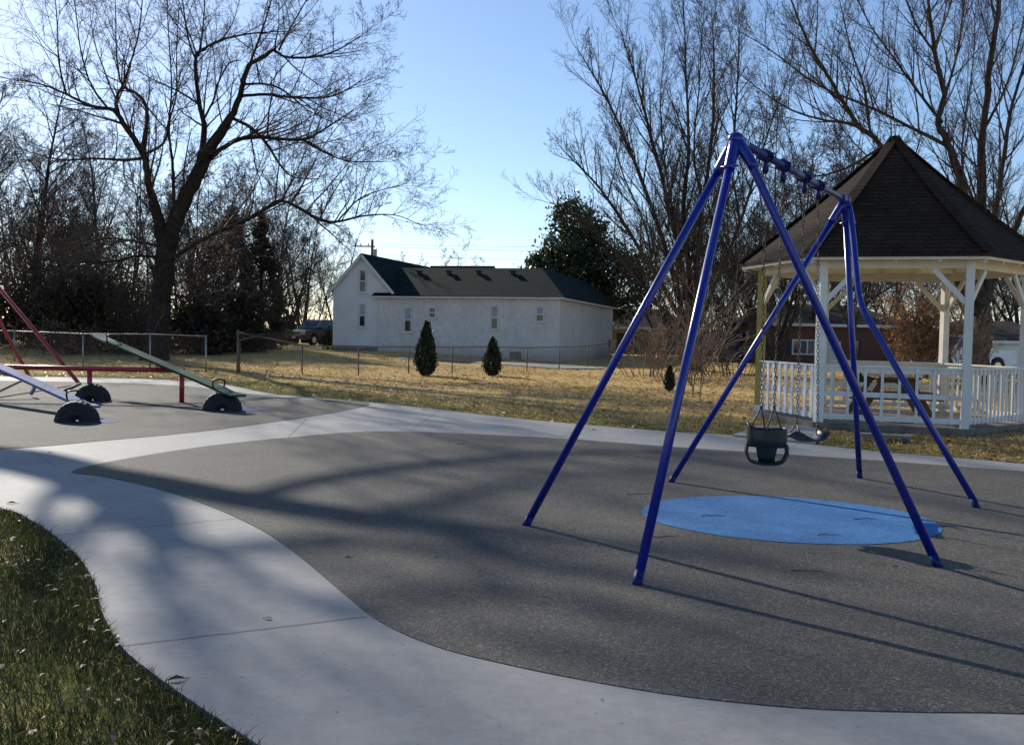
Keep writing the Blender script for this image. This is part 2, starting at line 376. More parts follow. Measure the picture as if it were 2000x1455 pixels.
# polylines -> tubes, batched by (points, sides)
def tubes_np(lines):
    """lines: list of (pts list of 3-tuples, radii list, sides) -> V, quads"""
    groups = {}
    for pts, rad, n in lines: groups.setdefault((len(pts), n), []).append((pts, rad))
    Vs = []; Fs = []; off = 0
    for (K, n), L in groups.items():
        P = np.array([a for a, b in L], np.float64); Rr = np.array([b for a, b in L], np.float64)
        B = len(L)
        T = np.empty_like(P); T[:, 1:-1] = P[:, 2:]-P[:, :-2]; T[:, 0] = P[:, 1]-P[:, 0]; T[:, -1] = P[:, -1]-P[:, -2]
        T /= np.linalg.norm(T, axis=2, keepdims=True)+1e-12
        D = P[:, -1]-P[:, 0]; ref = np.zeros_like(D); ref[np.arange(B), np.argmin(np.abs(D), axis=1)] = 1
        U = np.cross(T, ref[:, None, :]); U /= np.linalg.norm(U, axis=2, keepdims=True)+1e-12
        W = np.cross(T, U)
        a = np.arange(n)*2*PI/n
        ring = U[:, :, None, :]*np.cos(a)[None, None, :, None] + W[:, :, None, :]*np.sin(a)[None, None, :, None]
        V = P[:, :, None, :] + ring*Rr[:, :, None, None]
        Vs.append(V.reshape(-1, 3))
        b = (np.arange(B)*K*n)[:, None, None]; i = (np.arange(K-1)*n)[None, :, None]; k = np.arange(n)[None, None, :]
        k2 = (k+1) % n
        q = np.stack([b+i+k, b+i+k2, b+i+n+k2, b+i+n+k], -1).reshape(-1, 4)+off
        Fs.append(q); off += B*K*n
    return np.concatenate(Vs), np.concatenate(Fs)

# ------------------------------------------------------------------ terrain
def sstep(a, b, x):
    t = np.clip((np.asarray(x, float)-a)/(b-a), 0, 1); return t*t*(3-2*t)
def ground(x, y):
    x = np.asarray(x, float); y = np.asarray(y, float)
    z = .34*sstep(38, 55, y)*sstep(4, -7, x)
    n = .035*np.sin(x*.55+1.3)*np.sin(y*.42) + .02*np.sin(x*1.3+y*.9)
    far = sstep(26, 34, y)
    return z + n*far*.8
def gz(x, y): return float(ground(x, y))
def cr(pts, n=8, closed=True):
    P = [np.array(p, float) for p in pts]; out_ = []; L = len(P)
    for i in range(L if closed else L-1):
        g = (lambda k: P[k % L]) if closed else (lambda k: P[min(max(k, 0), L-1)])
        p0, p1, p2, p3 = g(i-1), g(i), g(i+1), g(i+2)
        for j in range(n):
            t = j/n
            out_.append(.5*((2*p1)+(-p0+p2)*t+(2*p0-5*p1+4*p2-p3)*t*t+(-p0+3*p1-3*p2+p3)*t**3))
    if not closed: out_.append(P[-1])
    return out_
def inside(X, Y, poly):
    c = np.zeros(X.shape, bool); n = len(poly)
    for i in range(n):
        x0, y0 = poly[i][:2]; x1, y1 = poly[(i+1) % n][:2]
        if y0 == y1: continue
        h = (y0 > Y) != (y1 > Y)
        c ^= h & (X < (x1-x0)*(Y-y0)/(y1-y0)+x0)
    return c
def edge_dist(X, Y, line):
    d = np.full(X.shape, 1e9)
    for i in range(len(line)-1):
        a = line[i][:2]; b = line[i+1][:2]; ab = b-a; L2 = ab@ab
        if L2 < 1e-9: continue
        t = np.clip(((X-a[0])*ab[0]+(Y-a[1])*ab[1])/L2, 0, 1)
        d = np.minimum(d, np.hypot(X-a[0]-t*ab[0], Y-a[1]-t*ab[1]))
    return d

near_edge_px = [(820, 1720), (640, 1560), (510, 1458), (400, 1385), (310, 1322), (238, 1262), (200, 1195), (186, 1140), (152, 1085), (106, 1045), (60, 1015), (0, 992), (-220, 955), (-700, 925)]
far_edge_px = [(-500, 722), (-150, 728), (0, 735), (150, 737), (300, 741), (420, 748), (520, 767), (620, 777), (740, 787), (850, 799), (1000, 816), (1150, 830), (1300, 842), (1450, 852), (1700, 880), (2000, 906), (2300, 945), (2700, 1010)]
near_edge = cr([gp(*p) for p in near_edge_px], 8, False)
far_edge = cr([gp(*p) for p in far_edge_px], 6, False)
pave_poly = near_edge + far_edge + [gp(2900, 1400), gp(2600, 1800)]
rub1_px = [(140, 921), (230, 899), (400, 872), (560, 855), (720, 843), (900, 847), (1100, 857), (1300, 872), (1600, 892), (2000, 921), (2500, 965), (2600, 1200), (2500, 1415), (2000, 1394), (1800, 1391), (1600, 1385), (1450, 1373), (1300, 1355), (1150, 1330), (1000, 1300), (850, 1262), (740, 1213), (660, 1150), (580, 1083), (500, 1030), (400, 985), (300, 953), (200, 931)]
rub1 = cr([gp(*p) for p in rub1_px], 6)
rub2_px = [(-500, 905), (0, 878), (200, 861), (400, 842), (600, 815), (690, 799), (722, 789), (690, 783), (600, 780), (520, 773), (430, 762), (330, 752), (150, 746), (0, 744), (-420, 740)]
rub2 = cr([gp(*p) for p in rub2_px], 6)
def slab(name, poly, z, m_, th=.12):
    mb = MB(); n = len(poly)
    top = [(p[0], p[1], z) for p in poly]; bot = [(p[0], p[1], z-th) for p in poly]
    mb.add(top+bot, [tuple(range(n))]+[(i, n+i, n+(i+1) % n, (i+1) % n) for i in range(n)])
    o = mb.build(name, m_); structure(o)
    import bmesh
    bm = bmesh.new(); bm.from_mesh(o.data); bmesh.ops.triangulate(bm, faces=[f for f in bm.faces if len(f.verts) > 4])
    bmesh.ops.recalc_face_normals(bm, faces=bm.faces); bm.to_mesh(o.data); bm.free()
    return o
path = slab('sidewalk', pave_poly, .0, M['concrete'])
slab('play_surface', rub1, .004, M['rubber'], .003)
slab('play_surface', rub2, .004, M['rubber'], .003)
# control joints in the walk
jm = MB()
def joint(a, b, wd=.008, wob=.004):
    A = gp(*a); B = gp(*b); d = (B-A); L = np.linalg.norm(d); d /= L; n = np.array([-d[1], d[0], 0]); K = 14
    vs = []
    for i in range(K+1):
        p = A+d*L*i/K + n*random.uniform(-wob, wob); vs += [p+n*wd/2+[0, 0, .003], p-n*wd/2+[0, 0, .003]]
    jm.add(vs, [(2*i, 2*i+1, 2*i+3, 2*i+2) for i in range(K)])
for a, b in (((234, 1262), (715, 1204)), ((112, 1045), (470, 1012)), ((60, 880), (110, 912)), ((560, 857), (600, 817)), ((1150, 832), (1090, 856)), ((1560, 866), (1520, 884)), ((1860, 895), (1850, 908)), ((860, 800), (800, 842))):
    joint(a, b)
structure(jm.build('pavement_joint', M['joint']))
# blue landing pads
def oval(cx, cy, rx, ry, tilt, n=64):
    t = R(tilt)
    pts = []
    for i in range(n):
        a = 2*PI*i/n; x = rx*math.cos(a); y = ry*math.sin(a)
        k = 1+.004*math.sin(7*a+1)+.003*math.sin(13*a)
        pts.append(gp(cx+(x*math.cos(t)-y*math.sin(t))*k, cy+(x*math.sin(t)+y*math.cos(t))*k))
    return pts
mb = MB()
def pad(poly):
    global mb
    n = len(poly); c = sum(poly)/n
    mb.add([(c[0], c[1], .008)]+[(p[0], p[1], .008) for p in poly], [(0, 1+i, 1+(i+1) % n) for i in range(n)])
pad(oval(1546, 1017, 294, 44, 3.6)[::-1])
structure(mb.build('blue_pad', M['blue_rubber']))
for args in ((168, 822, 66, 6, 0), (455, 800, 58, 5, 1)):
    mb = MB(); pad(oval(*args)[::-1]); structure(mb.build('blue_pad', M['shaded_pad']))
# entry apron of the gazebo
ap = [gp(1432, 853), gp(1480, 834), gp(1560, 834), gp(1604, 842), gp(1592, 868)]
o = slab('gazebo_apron', ap, .035, M['slab'], .1)

# lawn sheet: fine near, out to the horizon
xs = np.concatenate([-np.geomspace(2500, 32, 26), np.arange(-31, 31.1, .5), np.geomspace(32, 2500, 26)])
ys = np.concatenate([-np.geomspace(400, 6, 10), np.arange(-5, 66, .5), np.geomspace(66, 4500, 32)])
GX, GY = np.meshgrid(xs, ys); GZ = ground(GX, GY)
lawn_z = -.02
inp = inside(GX, GY, pave_poly)
GZ = GZ + lawn_z - .05*inp
nx, ny = len(xs), len(ys)
idx = np.arange(nx*ny).reshape(ny, nx)
Q = np.stack([idx[:-1, :-1], idx[:-1, 1:], idx[1:, 1:], idx[1:, :-1]], -1).reshape(-1, 4)
me = np_mesh('lawn', np.stack([GX, GY, GZ], -1).reshape(-1, 3), Q, M['lawn'], smooth=True)
def greenness(X, Y):
    df = edge_dist(X, Y, far_edge); dn = edge_dist(X, Y, near_edge)
    g = .95*np.exp(-(df/2.4)**1.5)
    left = sstep(-2, -14, X)*sstep(46, 36, Y)*.35
    n_ = np.where(Y < 20, .85*np.exp(-(dn/6)**2)+.1, 0)
    farg = sstep(60, 90, Y)*.45
    return np.clip(np.maximum.reduce([g, left, n_, farg]), 0, 1)
at = me.attributes.new('green', 'FLOAT', 'POINT'); at.data.foreach_set('value', greenness(GX, GY).ravel().astype(np.float32))
structure(link('lawn', me))
# driveway strip before the pale house
dm = MB(); dpts = [dp(775, 697, 47.5), dp(900, 701, 46), dp(1090, 712, 43), dp(1180, 716, 43), dp(1180, 709, 46), dp(1060, 703, 47), dp(900, 696, 49), dp(790, 694, 49.2)]
dm.poly([(p[0], p[1], gz(p[0], p[1])+.015) for p in dpts][::-1]); structure(dm.build('driveway', M['slab']))

# ------------------------------------------------------------------ grass, litter (stuff)
rng = np.random.default_rng(5)
def blades(X, Y, hmin, hmax, wd, lean, m_, z0=None, name='grass'):
    n = len(X); h = rng.uniform(hmin, hmax, n); a = rng.uniform(0, 2*PI, n); l = rng.uniform(.1, 1, n)*lean*h
    Z = ground(X, Y)+lawn_z-.005 if z0 is None else np.full(n, z0)
    dx, dy = np.cos(a), np.sin(a); b = rng.uniform(0, 2*PI, n); wx, wy = np.cos(b)*wd, np.sin(b)*wd
    V = np.empty((n, 5, 3))
    V[:, 0] = np.stack([X-wx, Y-wy, Z], 1); V[:, 1] = np.stack([X+wx, Y+wy, Z], 1)
    V[:, 2] = np.stack([X+wx*.7+dx*l*.35, Y+wy*.7+dy*l*.35, Z+h*.6], 1); V[:, 3] = np.stack([X-wx*.7+dx*l*.35, Y-wy*.7+dy*l*.35, Z+h*.6], 1)
    V[:, 4] = np.stack([X+dx*l, Y+dy*l, Z+h*rng.uniform(.75, 1, n)], 1)
    o_ = (np.arange(n)*5)[:, None]
    tri = np.concatenate([o_+[0, 1, 2], o_+[0, 2, 3], o_+[3, 2, 4]])
    return link(name, np_mesh(name, V.reshape(-1, 3), tri, m_))
def clump(X, Y, f, seed):
    # patchiness 0..1
    return .5+.5*np.sin(X*f+seed)*np.sin(Y*f*1.1+seed*2)+.25*np.sin(X*f*2.7+Y*f*1.9+seed)
# near lawn beside the walk
n0 = 420000
X = rng.uniform(-6, 1, n0); Y = rng.uniform(2.0, 11.5, n0)
k = ~inside(X, Y, pave_poly) & (X < 0) & (X > -.56*Y-.4)
X, Y = X[k], Y[k]; Zc = clump(X, Y, 3.1, 1.7)
dn = edge_dist(X, Y, near_edge)
keep = rng.random(len(X)) < np.clip(.25+.75*Zc+.35*np.exp(-dn/.25), 0, 1); X, Y = X[keep], Y[keep]
s = rng.random(len(X)) < .86
stuff(blades(X[s], Y[s], .02, .075, .0026, 1.3, M['blade_green']), 'short green grass beside the concrete walk at the lower left', 'grass')
stuff(blades(X[~s], Y[~s], .015, .05, .0028, 1.8, M['blade_tan'], name='dead_grass'), 'dry tan grass mixed into the turf at the lower left', 'grass')
# far lawn
n0 = 420000
Y = 10+ (rng.random(n0)**1.4)*38; X = (rng.random(n0)*2-1)*.57*Y
k = ~inside(X, Y, pave_poly); X, Y = X[k], Y[k]
g = greenness(X, Y); c_ = clump(X, Y, .9, .4); s = rng.random(len(X)) < g*.95
keep = rng.random(len(X)) < np.clip(.25+.6*c_, .08, 1)
a_ = s & keep; stuff(blades(X[a_], Y[a_], .02, .07, .006, .9, M['blade_far']), 'green grass along the far edge of the pavement', 'grass')
b_ = ~s & keep & (rng.random(len(X)) < .55); stuff(blades(X[b_], Y[b_], .02, .075, .007, 1.3, M['blade_tan'], name='dead_grass'), 'dead tan grass across the wide lawn behind the playground', 'grass')
# fallen leaves
def leaves_flat(X, Y, size, Z, m_, name):
    n = len(X); a = rng.uniform(0, 2*PI, n); sz = rng.uniform(.6, 1.3, n)*size
    ux = np.stack([np.cos(a), np.sin(a), rng.uniform(-.35, .35, n)], 1); uy = np.stack([-np.sin(a), np.cos(a), rng.uniform(-.6, .6, n)], 1)
    C = np.stack([X, Y, Z+sz*.35], 1); sz = sz[:, None]
    V = np.stack([C-ux*sz, C+uy*sz*.5, C+ux*sz, C-uy*sz*.5], 1); V[:, 1, 2] += sz[:, 0]*.3; V[:, 3, 2] += sz[:, 0]*.3
    return link(name, np_mesh(name, V.reshape(-1, 3), np.arange(n*4).reshape(-1, 4), m_))
n0 = 46000; Y = 10.5+(rng.random(n0)**1.15)*43; X = (rng.random(n0)*2-1)*.57*Y
k = ~inside(X, Y, pave_poly); X, Y = X[k], Y[k]
keep = rng.random(len(X)) < np.clip(.15+.85*clump(X, Y, .5, 2.2)*sstep(-12, 6, X)+.15, 0, 1); X, Y = X[keep], Y[keep]
stuff(leaves_flat(X, Y, .055, ground(X, Y)+lawn_z, M['litter'], 'leaf_litter'), 'brown fallen leaves strewn over the lawn', 'leaf litter')
n0 = 1500; Y = rng.uniform(2.5, 10, n0); X = rng.uniform(-5, 0, n0); k = ~inside(X, Y, pave_poly) & (X > -.56*Y-.3); X, Y = X[k], Y[k]
stuff(leaves_flat(X, Y, .022, np.full(len(X), lawn_z+.02), M['dry_leaf'], 'leaf_litter'), 'small dry leaves lying in the grass at the lower left', 'leaf litter')
# single dry leaves on the pavement
def dry_leaf(px, py, size, rz, label, z=.004):
    size *= .62; p = gp(px, py, z); mb = MB(); n = 7; vs = []
    for i in range(n):
        t = i/(n-1); wd = size*.38*math.sin(PI*min(1, t*.93+.05))*(1+.25*math.sin(t*19+px)); x = (t-.5)*size*1.6
        zz = .05*size*math.cos((t-.5)*4)+.03*size+.001
        vs += [(x, -wd, zz+wd*.35), (x, 0, zz), (x, wd, zz+wd*.6)]
    mb.add([Vector(v) for v in vs], [f for i in range(n-1) for f in ((3*i, 3*i+3, 3*i+4, 3*i+1), (3*i+1, 3*i+4, 3*i+5, 3*i+2))])
    mb.tube([(size*.75, 0, .02*size), (size*1.0, size*.1, .015*size), (size*1.2, size*.1, .01*size)], .0018, 4)
    o = mb.build('dry_leaf', M['paving_leaf']); o.location = Vector((p[0], p[1], z)); o.rotation_euler = (0, 0, rz)
    return tag(o, label, 'leaf', 'dry leaves on the pavement')
dry_leaf(524, 1207, .045, 2.9, 'curled dry leaf lying alone near the middle of the concrete walk')
dry_leaf(345, 1327, .075, .4, 'large dry leaf on the walk edge beside the lower grass')
dry_leaf(228, 1243, .05, 1.9, 'small dry leaf at the bulging grass edge of the walk')
dry_leaf(680, 1089, .045, .2, 'dry leaf on dark rubber close to the curving walk edge')
dry_leaf(853, 1088, .04, 1.2, 'dry leaf out on dark rubber right of another leaf')
dry_leaf(1748, 1106, .04, .7, 'tiny pale leaf on rubber left of the front right swing leg foot')
dry_leaf(1160, 840, .08, .5, 'dark dry leaf on the far concrete path left of the swing')
dry_leaf(22, 983, .08, .1, 'pale curled leaf on the walk at the left picture edge')
dry_leaf(97, 884, .06, .9, 'dark speck of leaf on the narrow path below the seesaws')
dry_leaf(828, 801, .07, .9, 'dry leaf where the two far paths meet')

def fallen_twig(px, py, L, rz, label):
    p = gp(px, py, .010); mb = MB(); rr = random.Random(px)
    P = [(-L/2+L*i/5, rr.uniform(-.08, .08)*L, rr.uniform(0, .012)) for i in range(6)]
    mb.tube([Vector(q) for q in P], [.0035, .003, .003, .0025, .002, .001], 5)
    mb.tube([Vector(P[3]), Vector((P[3][0]+L*.14, P[3][1]+L*.14, .01))], [.002, .001], 4)
    o = mb.build('fallen_twig', M['bark']); o.location = Vector(p); o.rotation_euler = (0, 0, rz)
    return tag(o, label, 'twig', 'fallen twigs on the rubber')
fallen_twig(1395, 1008, .22, .2, 'thin dark twig lying on the left part of the blue pad')
fallen_twig(1690, 1014, .20, -.1, 'thin dark twig lying on the right part of the blue pad')
fallen_twig(1620, 1046, .18, .1, 'thin dark twig near the lower edge of the blue pad')
fallen_twig(1300, 1048, .24, .15, 'dark twig on the rubber just below the left end of the blue pad')
fallen_twig(1250, 966, .26, .1, 'dark twig on the rubber above the left end of the blue pad')
fallen_twig(1590, 1118, .28, -.2, 'dark twig on the rubber below the blue pad near the front swing legs')
fallen_twig(905, 866, .3, 1.1, 'small dark twig on the rubber close to the far concrete path')
# ------------------------------------------------------------------ tree growth
def vrand(r): 
    while True:
        v = Vector((r.uniform(-1, 1), r.uniform(-1, 1), r.uniform(-1, 1)))
        if .05 < v.length < 1: return v.normalized()
def grow(r, p, d, L, rad, lvl, P, out_):
    """recursive twig growth; out_ gets (pts, radii, sides, lvl)"""
    K = P['seg'][lvl]; pts = [tuple(p)]; rr = [rad]; p = Vector(p); d = Vector(d).normalized(); step = L/K
    dirs = [d.copy()]
    rend = max(P['rmin'], rad*P['taper'])
    for i in range(K):
        d = (d + vrand(r)*P['wig'][lvl] + Vector((0, 0, P['up'][lvl]))).normalized()
        p = p+d*step; pts.append(tuple(p)); rr.append(rad+(rend-rad)*(i+1)/K); dirs.append(d.copy())
    out_.append((pts, rr, P['sides'][lvl], lvl))
    if lvl+1 >= P['levels']: 
        return
    n = P['kids'][lvl]; n = max(1, int(n*r.uniform(.75, 1.25)+.5)) if n >= 1 else 0
    for c in range(n):
        t = P['from'][lvl]+(1-P['from'][lvl])*(c+r.random())/n
        f = t*K; i = min(K-1, int(f)); q = Vector(pts[i]).lerp(Vector(pts[i+1]), f-i)
        ax = dirs[i+1].cross(vrand(r))
        if ax.length < 1e-3: continue
        ang = P['ang'][lvl]*r.uniform(.65, 1.3)
        nd = Matrix.Rotation(ang, 3, ax.normalized()) @ dirs[i+1]
        cl = L*P['ratio'][lvl]*r.uniform(.6, 1.15)*(1.05-.45*t)
        cr_ = max(P['rmin'], min(rr[i]*.75, rr[i]*P['rr'][lvl]))
        grow(r, q, nd, cl, cr_, lvl+1, P, out_)
def P_(levels=3, kids=(7, 6, 5), ratio=(.5, .5, .5), ang=(.75, .7, .7), up=(.06, .05, .02, .0), wig=(.14, .16, .2, .22), seg=(5, 4, 3, 2), sides=(4, 3, 3, 3), rmin=.005, taper=.3, rr=(.5, .55, .6), frm=(.15, .12, .1)):
    return dict(levels=levels, kids=kids, ratio=ratio, ang=ang, up=up, wig=wig, seg=seg, sides=sides, rmin=rmin, taper=taper, rr=rr, **{'from': frm})
def limb_twigs(r, pts, rad, P, per_m, lmin, lmax, out_, t0=.15, upb=.35, tipL=1.0):
    """spawn twigs on an authored limb; per_m spawns per metre"""
    Ps = [Vector(p) for p in pts]; seglen = [(Ps[i+1]-Ps[i]).length for i in range(len(Ps)-1)]; tot = sum(seglen)
    n = max(2, int(tot*per_m))
    for c in range(n+2):
        s = tot*(t0+(1-t0)*(c+r.random())/n) if c < n else tot*.999
        acc = 0
        for i, sl_ in enumerate(seglen):
            if acc+sl_ >= s or i == len(seglen)-1:
                f = min(1, (s-acc)/sl_); break
            acc += sl_
        q = Ps[i].lerp(Ps[i+1], f); d = (Ps[i+1]-Ps[i]).normalized(); rad_ = rad[i]+(rad[i+1]-rad[i])*f
        t = s/tot
        if c >= n: nd = (d+vrand(r)*.25).normalized()
        else:
            ax = d.cross(vrand(r)); ax.normalize()
            nd = (Matrix.Rotation(r.uniform(.5, 1.15), 3, ax) @ d + Vector((0, 0, upb))).normalized()
        Lc = r.uniform(lmin, lmax)*(1.1-.4*t)*(tipL if c >= n else 1)
        grow(r, q, nd, Lc, min(rad_*.6, .008+.013*Lc), 0, P, out_)
def smooth_limb(pts, rad, n=4):
    P = cr(pts, n, False); K = len(pts); out_r = []
    for i in range(len(P)):
        f = i/n; j = min(K-2, int(f)); out_r.append(rad[j]+(rad[j+1]-rad[j])*(f-j))
    return [tuple(p) for p in P], out_r
def finish_tree(root, thick, thin, mt, mtw, leaves=None):
    V, Fq = tubes_np(thick); link('trunk', np_mesh('trunk', V, Fq, mt, root, True), root)
    V, Fq = tubes_np(thin); c = link('crown', np_mesh('crown', V, Fq, mtw, root), root)
    if leaves is not None and len(leaves[0]):
        V, Fq = leaves[0], leaves[1]; link('leaves', np_mesh('leaves', V, Fq, leaves[2], root), root)
def cards(C, size, r, flat=.0):
    C = np.asarray(C); n = len(C)
    u = r.normal(size=(n, 3)); u /= np.linalg.norm(u, axis=1, keepdims=True)
    v = np.cross(u, r.normal(size=(n, 3))); v /= np.linalg.norm(v, axis=1, keepdims=True)+1e-9
    s_ = (r.uniform(.6, 1.3, n)*size)[:, None]
    V = np.stack([C-u*s_, C+v*s_*.45, C+u*s_, C-v*s_*.45], 1).reshape(-1, 3)
    return V, np.arange(n*4).reshape(-1, 4)
def authored_tree(name, label, base_px, limbs, Y, seed, mt, mtw, P, per_m=1.3, lmin=1.2, lmax=3.2, group=None, leaves=None, upb=.35, wscale=1.0, thresh=0):
    """limbs: list of (list of (px,py,width_px), depth offset start, depth offset end, twig factor)"""
    r = random.Random(seed)
    b = dp(base_px[0], base_px[1], Y); base = (b[0], b[1], gz(b[0], b[1])+lawn_z)
    root = thing(name, label, 'tree', base, group)
    thick = []; thin_raw = []
    for li, (pp, d0, d1, tw) in enumerate(limbs):
        pts = []; rad = []; K = len(pp)
        for i, (x, y, wpx) in enumerate(pp):
            YY = Y+d0+(d1-d0)*i/(K-1)
            p = dp(x, y, YY); pts.append(p); rad.append(max(.012, wpx*YY/F/2*wscale*(.95 if wpx > 20 else .72)))
        if li == 0: pts[0][2] = base[2]-.2
        pts, rad = smooth_limb(pts, rad, 4)
        J = [(0, 0, 0)] + [tuple(np.array([r.gauss(0, 1), r.gauss(0, 1), r.gauss(0, .6)])*min(rad[i]*.18, .035)) for i in range(1, len(pts))]
        pts = [tuple(np.array(p)+np.array(j)) for p, j in zip(pts, J)]
        thick.append((pts, rad, 10 if max(rad) > .12 else 6))
        if tw > 0: limb_twigs(r, pts, rad, P, per_m*tw, lmin, lmax, thin_raw, .12 if li else .75, upb)
    thin = [(a, b_, c) for a, b_, c, l in thin_raw]
    lv = None
    if leaves:
        tips = [a[-1] for a, b_, c, l in thin_raw if l == P['levels']-1]
        rr = np.random.default_rng(seed); T = np.array(tips); T = T[rr.random(len(T)) < leaves[0]]
        V, Fq = cards(T, leaves[1], rr); lv = (V, Fq, leaves[2])
    finish_tree(root, thick, thin, mt, mtw, lv)
    return root

PT = P_(levels=3, kids=(6, 5, 0), ratio=(.55, .5, .5), up=(.05, .04, .02), rmin=.0055)
PT4 = P_(levels=4, kids=(6, 5, 3, 0), ratio=(.6, .58, .6), up=(.05, .04, .02, .0), rmin=.0042, seg=(5, 4, 3, 2))

# --- the big spreading tree on the left
YL = 42
limbs = [
 ([(300, 722, 64), (306, 690, 54), (311, 620, 45), (317, 560, 41), (322, 505, 40), (326, 462, 40)], 0, 0, .25),
 ([(322, 490, 27), (307, 420, 23), (293, 370, 20), (283, 312, 18), (268, 283, 16), (240, 240, 14), (222, 216, 11), (180, 208, 8), (130, 185, 6), (80, 165, 4), (20, 155, 2)], 0, -4, 1),
 ([(280, 300, 13), (286, 260, 11), (287, 212, 10), (266, 182, 7), (238, 166, 6), (228, 110, 4), (226, 30, 2.5), (222, -60, 1.5)], -.6, 3.5, 1),
 ([(232, 228, 10), (227, 195, 9), (240, 168, 7), (256, 120, 5), (272, 60, 4), (282, -50, 2)], -1.5, -4, 1),
 ([(274, 310, 9), (240, 313, 8), (180, 310, 6), (120, 313, 4.5), (60, 298, 2.5)], -.5, 2.5, 1),
 ([(212, 214, 7), (180, 170, 5), (160, 110, 4), (150, 40, 3), (140, -60, 2)], -2, -1, 1),
 ([(130, 186, 6), (115, 120, 4), (112, 50, 3), (105, -40, 2)], -3, -5, 1),
 ([(287, 300, 9), (320, 280, 7), (330, 240, 5), (345, 180, 4), (345, 100, 3), (350, 0, 2)], 0, 4, 1),
 ([(330, 478, 35), (346, 420, 32), (370, 372, 30), (393, 328, 28), (404, 298, 25), (430, 260, 21), (455, 220, 18), (470, 180, 15), (478, 150, 14), (490, 125, 12), (515, 112, 11), (538, 95, 8)], 0, -2, .7),
 ([(396, 320, 19), (398, 250, 15), (395, 230, 13), (386, 180, 11), (382, 115, 9), (400, 95, 7), (440, 76, 6), (500, 65, 4), (560, 62, 2)], 0, 3, 1),
 ([(384, 120, 7), (370, 85, 5), (362, 40, 4), (350, -50, 2)], 1.6, 3, 1),
 ([(388, 110, 6), (396, 60, 4), (400, 0, 3), (405, -70, 2)], 2, 5, 1),
 ([(396, 236, 7), (415, 200, 6), (427, 160, 5), (447, 125, 4), (470, 118, 2)], .5, -2, 1),
 ([(534, 98, 8), (560, 112, 7), (610, 112, 6), (660, 98, 4), (720, 60, 2)], -2, -3.5, 1.2),
 ([(473, 188, 9), (520, 185, 8), (580, 191, 7), (650, 188, 5), (710, 155, 2.5)], -1.5, 1, 1.2),
 ([(480, 165, 7), (520, 165, 6), (555, 178, 5), (600, 215, 3), (650, 240, 2)], -1.5, -5, 1.2),
 ([(490, 122, 7), (512, 60, 5), (530, 0, 3), (545, -60, 2)], -2, -1, 1),
 ([(545, 98, 6), (570, 50, 4), (600, 0, 3), (640, -50, 2)], -2, 2, 1),
 ([(400, 318, 15), (440, 286, 12), (480, 269, 11), (530, 270, 10), (590, 273, 8), (630, 255, 5), (690, 215, 2.5)], -.2, -3, 1.2),
 ([(590, 273, 7), (630, 296, 5), (680, 315, 4), (750, 316, 2)], -2.4, -5, 1.3),
 ([(455, 232, 9), (490, 250, 9), (520, 280, 8), (540, 312, 6), (570, 345, 4), (620, 350, 2)], -.7, 3, 1.2),
 ([(332, 510, 12), (400, 465, 11), (460, 440, 11), (505, 416, 10), (545, 393, 9.5), (580, 405, 9), (620, 427, 9), (655, 434, 7), (710, 422, 5), (770, 420, 3), (822, 440, 1.5)], 0, -4, 1.3),
 ([(548, 393, 5), (562, 370, 4), (575, 335, 2)], -2, -1, 1.2),
 ([(660, 432, 5), (700, 390, 4), (750, 370, 2.5), (790, 360, 1.5)], -3, -2, 1.3),
 ([(318, 505, 9), (270, 500, 8), (220, 511, 6), (165, 512, 3)], 0, -3, 1.2),
 ([(316, 482, 9), (255, 470, 7), (205, 466, 5), (150, 485, 3)], 0, 3, 1.2),
 ([(330, 576, 5), (380, 579, 4), (410, 571, 3), (430, 535, 2)], 0, -2, .6),
 ([(340, 430, 10), (338, 340, 8), (335, 300, 7), (330, 250, 6), (335, 170, 4), (330, 80, 3), (325, -20, 2)], .3, 2, 1),
]
authored_tree('deciduous_tree', 'massive bare spreading tree with forked trunk behind the green seesaw', (306, 705), limbs, YL, 11, M['bark'], M['twig'], PT4, per_m=2.1, lmin=1.2, lmax=3.6, leaves=(.02, .04, M['brown_leaf']), upb=.3)

# --- tree just outside the picture on the left; its shadow crosses the walk
def T(px, py, s_): return gp(px, py)+SS*s_
t0 = T(-120, 862, 24)
tr_root = thing('deciduous_tree', 'bare tall tree standing at the left edge whose branches reach in at the top', 'tree', (t0[0], t0[1], 0))
r = random.Random(3); thick = []; raw = []
def wl(pts, rad, tw, n=2.2):
    a, b = smooth_limb(pts, rad, 5); thick.append((a, b, 9)); limb_twigs(r, a, b, PT, n*tw*.95, 1.2, 3.0, raw, .2, .3)
wl([np.array([t0[0]+.2, t0[1], -.2]), np.array([t0[0], t0[1], 5]), t0, T(40, 897, 26.5), T(150, 925, 28.5), T(235, 965, 30), T(285, 1010, 31.5), T(335, 1080, 33)], [.6, .52, .48, .47, .45, .42, .34, .12], .2)
wl([T(110, 914, 28), T(300, 943, 28.6), T(480, 977, 29.5), T(680, 1008, 30), T(850, 1025, 30.6), T(1050, 1046, 31.5)], [.33, .29, .27, .24, .19, .07], .35)
wl([T(700, 1010, 30), T(860, 980, 31), T(980, 950, 32), T(1080, 930, 33)], [.12, .09, .07, .03], 1)
wl([T(235, 965, 30), T(160, 1040, 31), T(60, 1120, 32), T(-60, 1200, 33)], [.16, .12, .08, .03], 1)
wl([T(285, 1010, 31.5), T(450, 1100, 32), T(620, 1190, 32.5), T(900, 1240, 33)], [.14, .1, .07, .03], .9)
wl([T(300, 1030, 32), T(330, 1200, 33), T(420, 1350, 34), T(600, 1440, 35)], [.14, .1, .07, .03], .9)
wl([T(150, 925, 28.5), T(80, 1000, 30), T(100, 1130, 31), T(160, 1300, 32)], [.14, .1, .07, .03], .9)
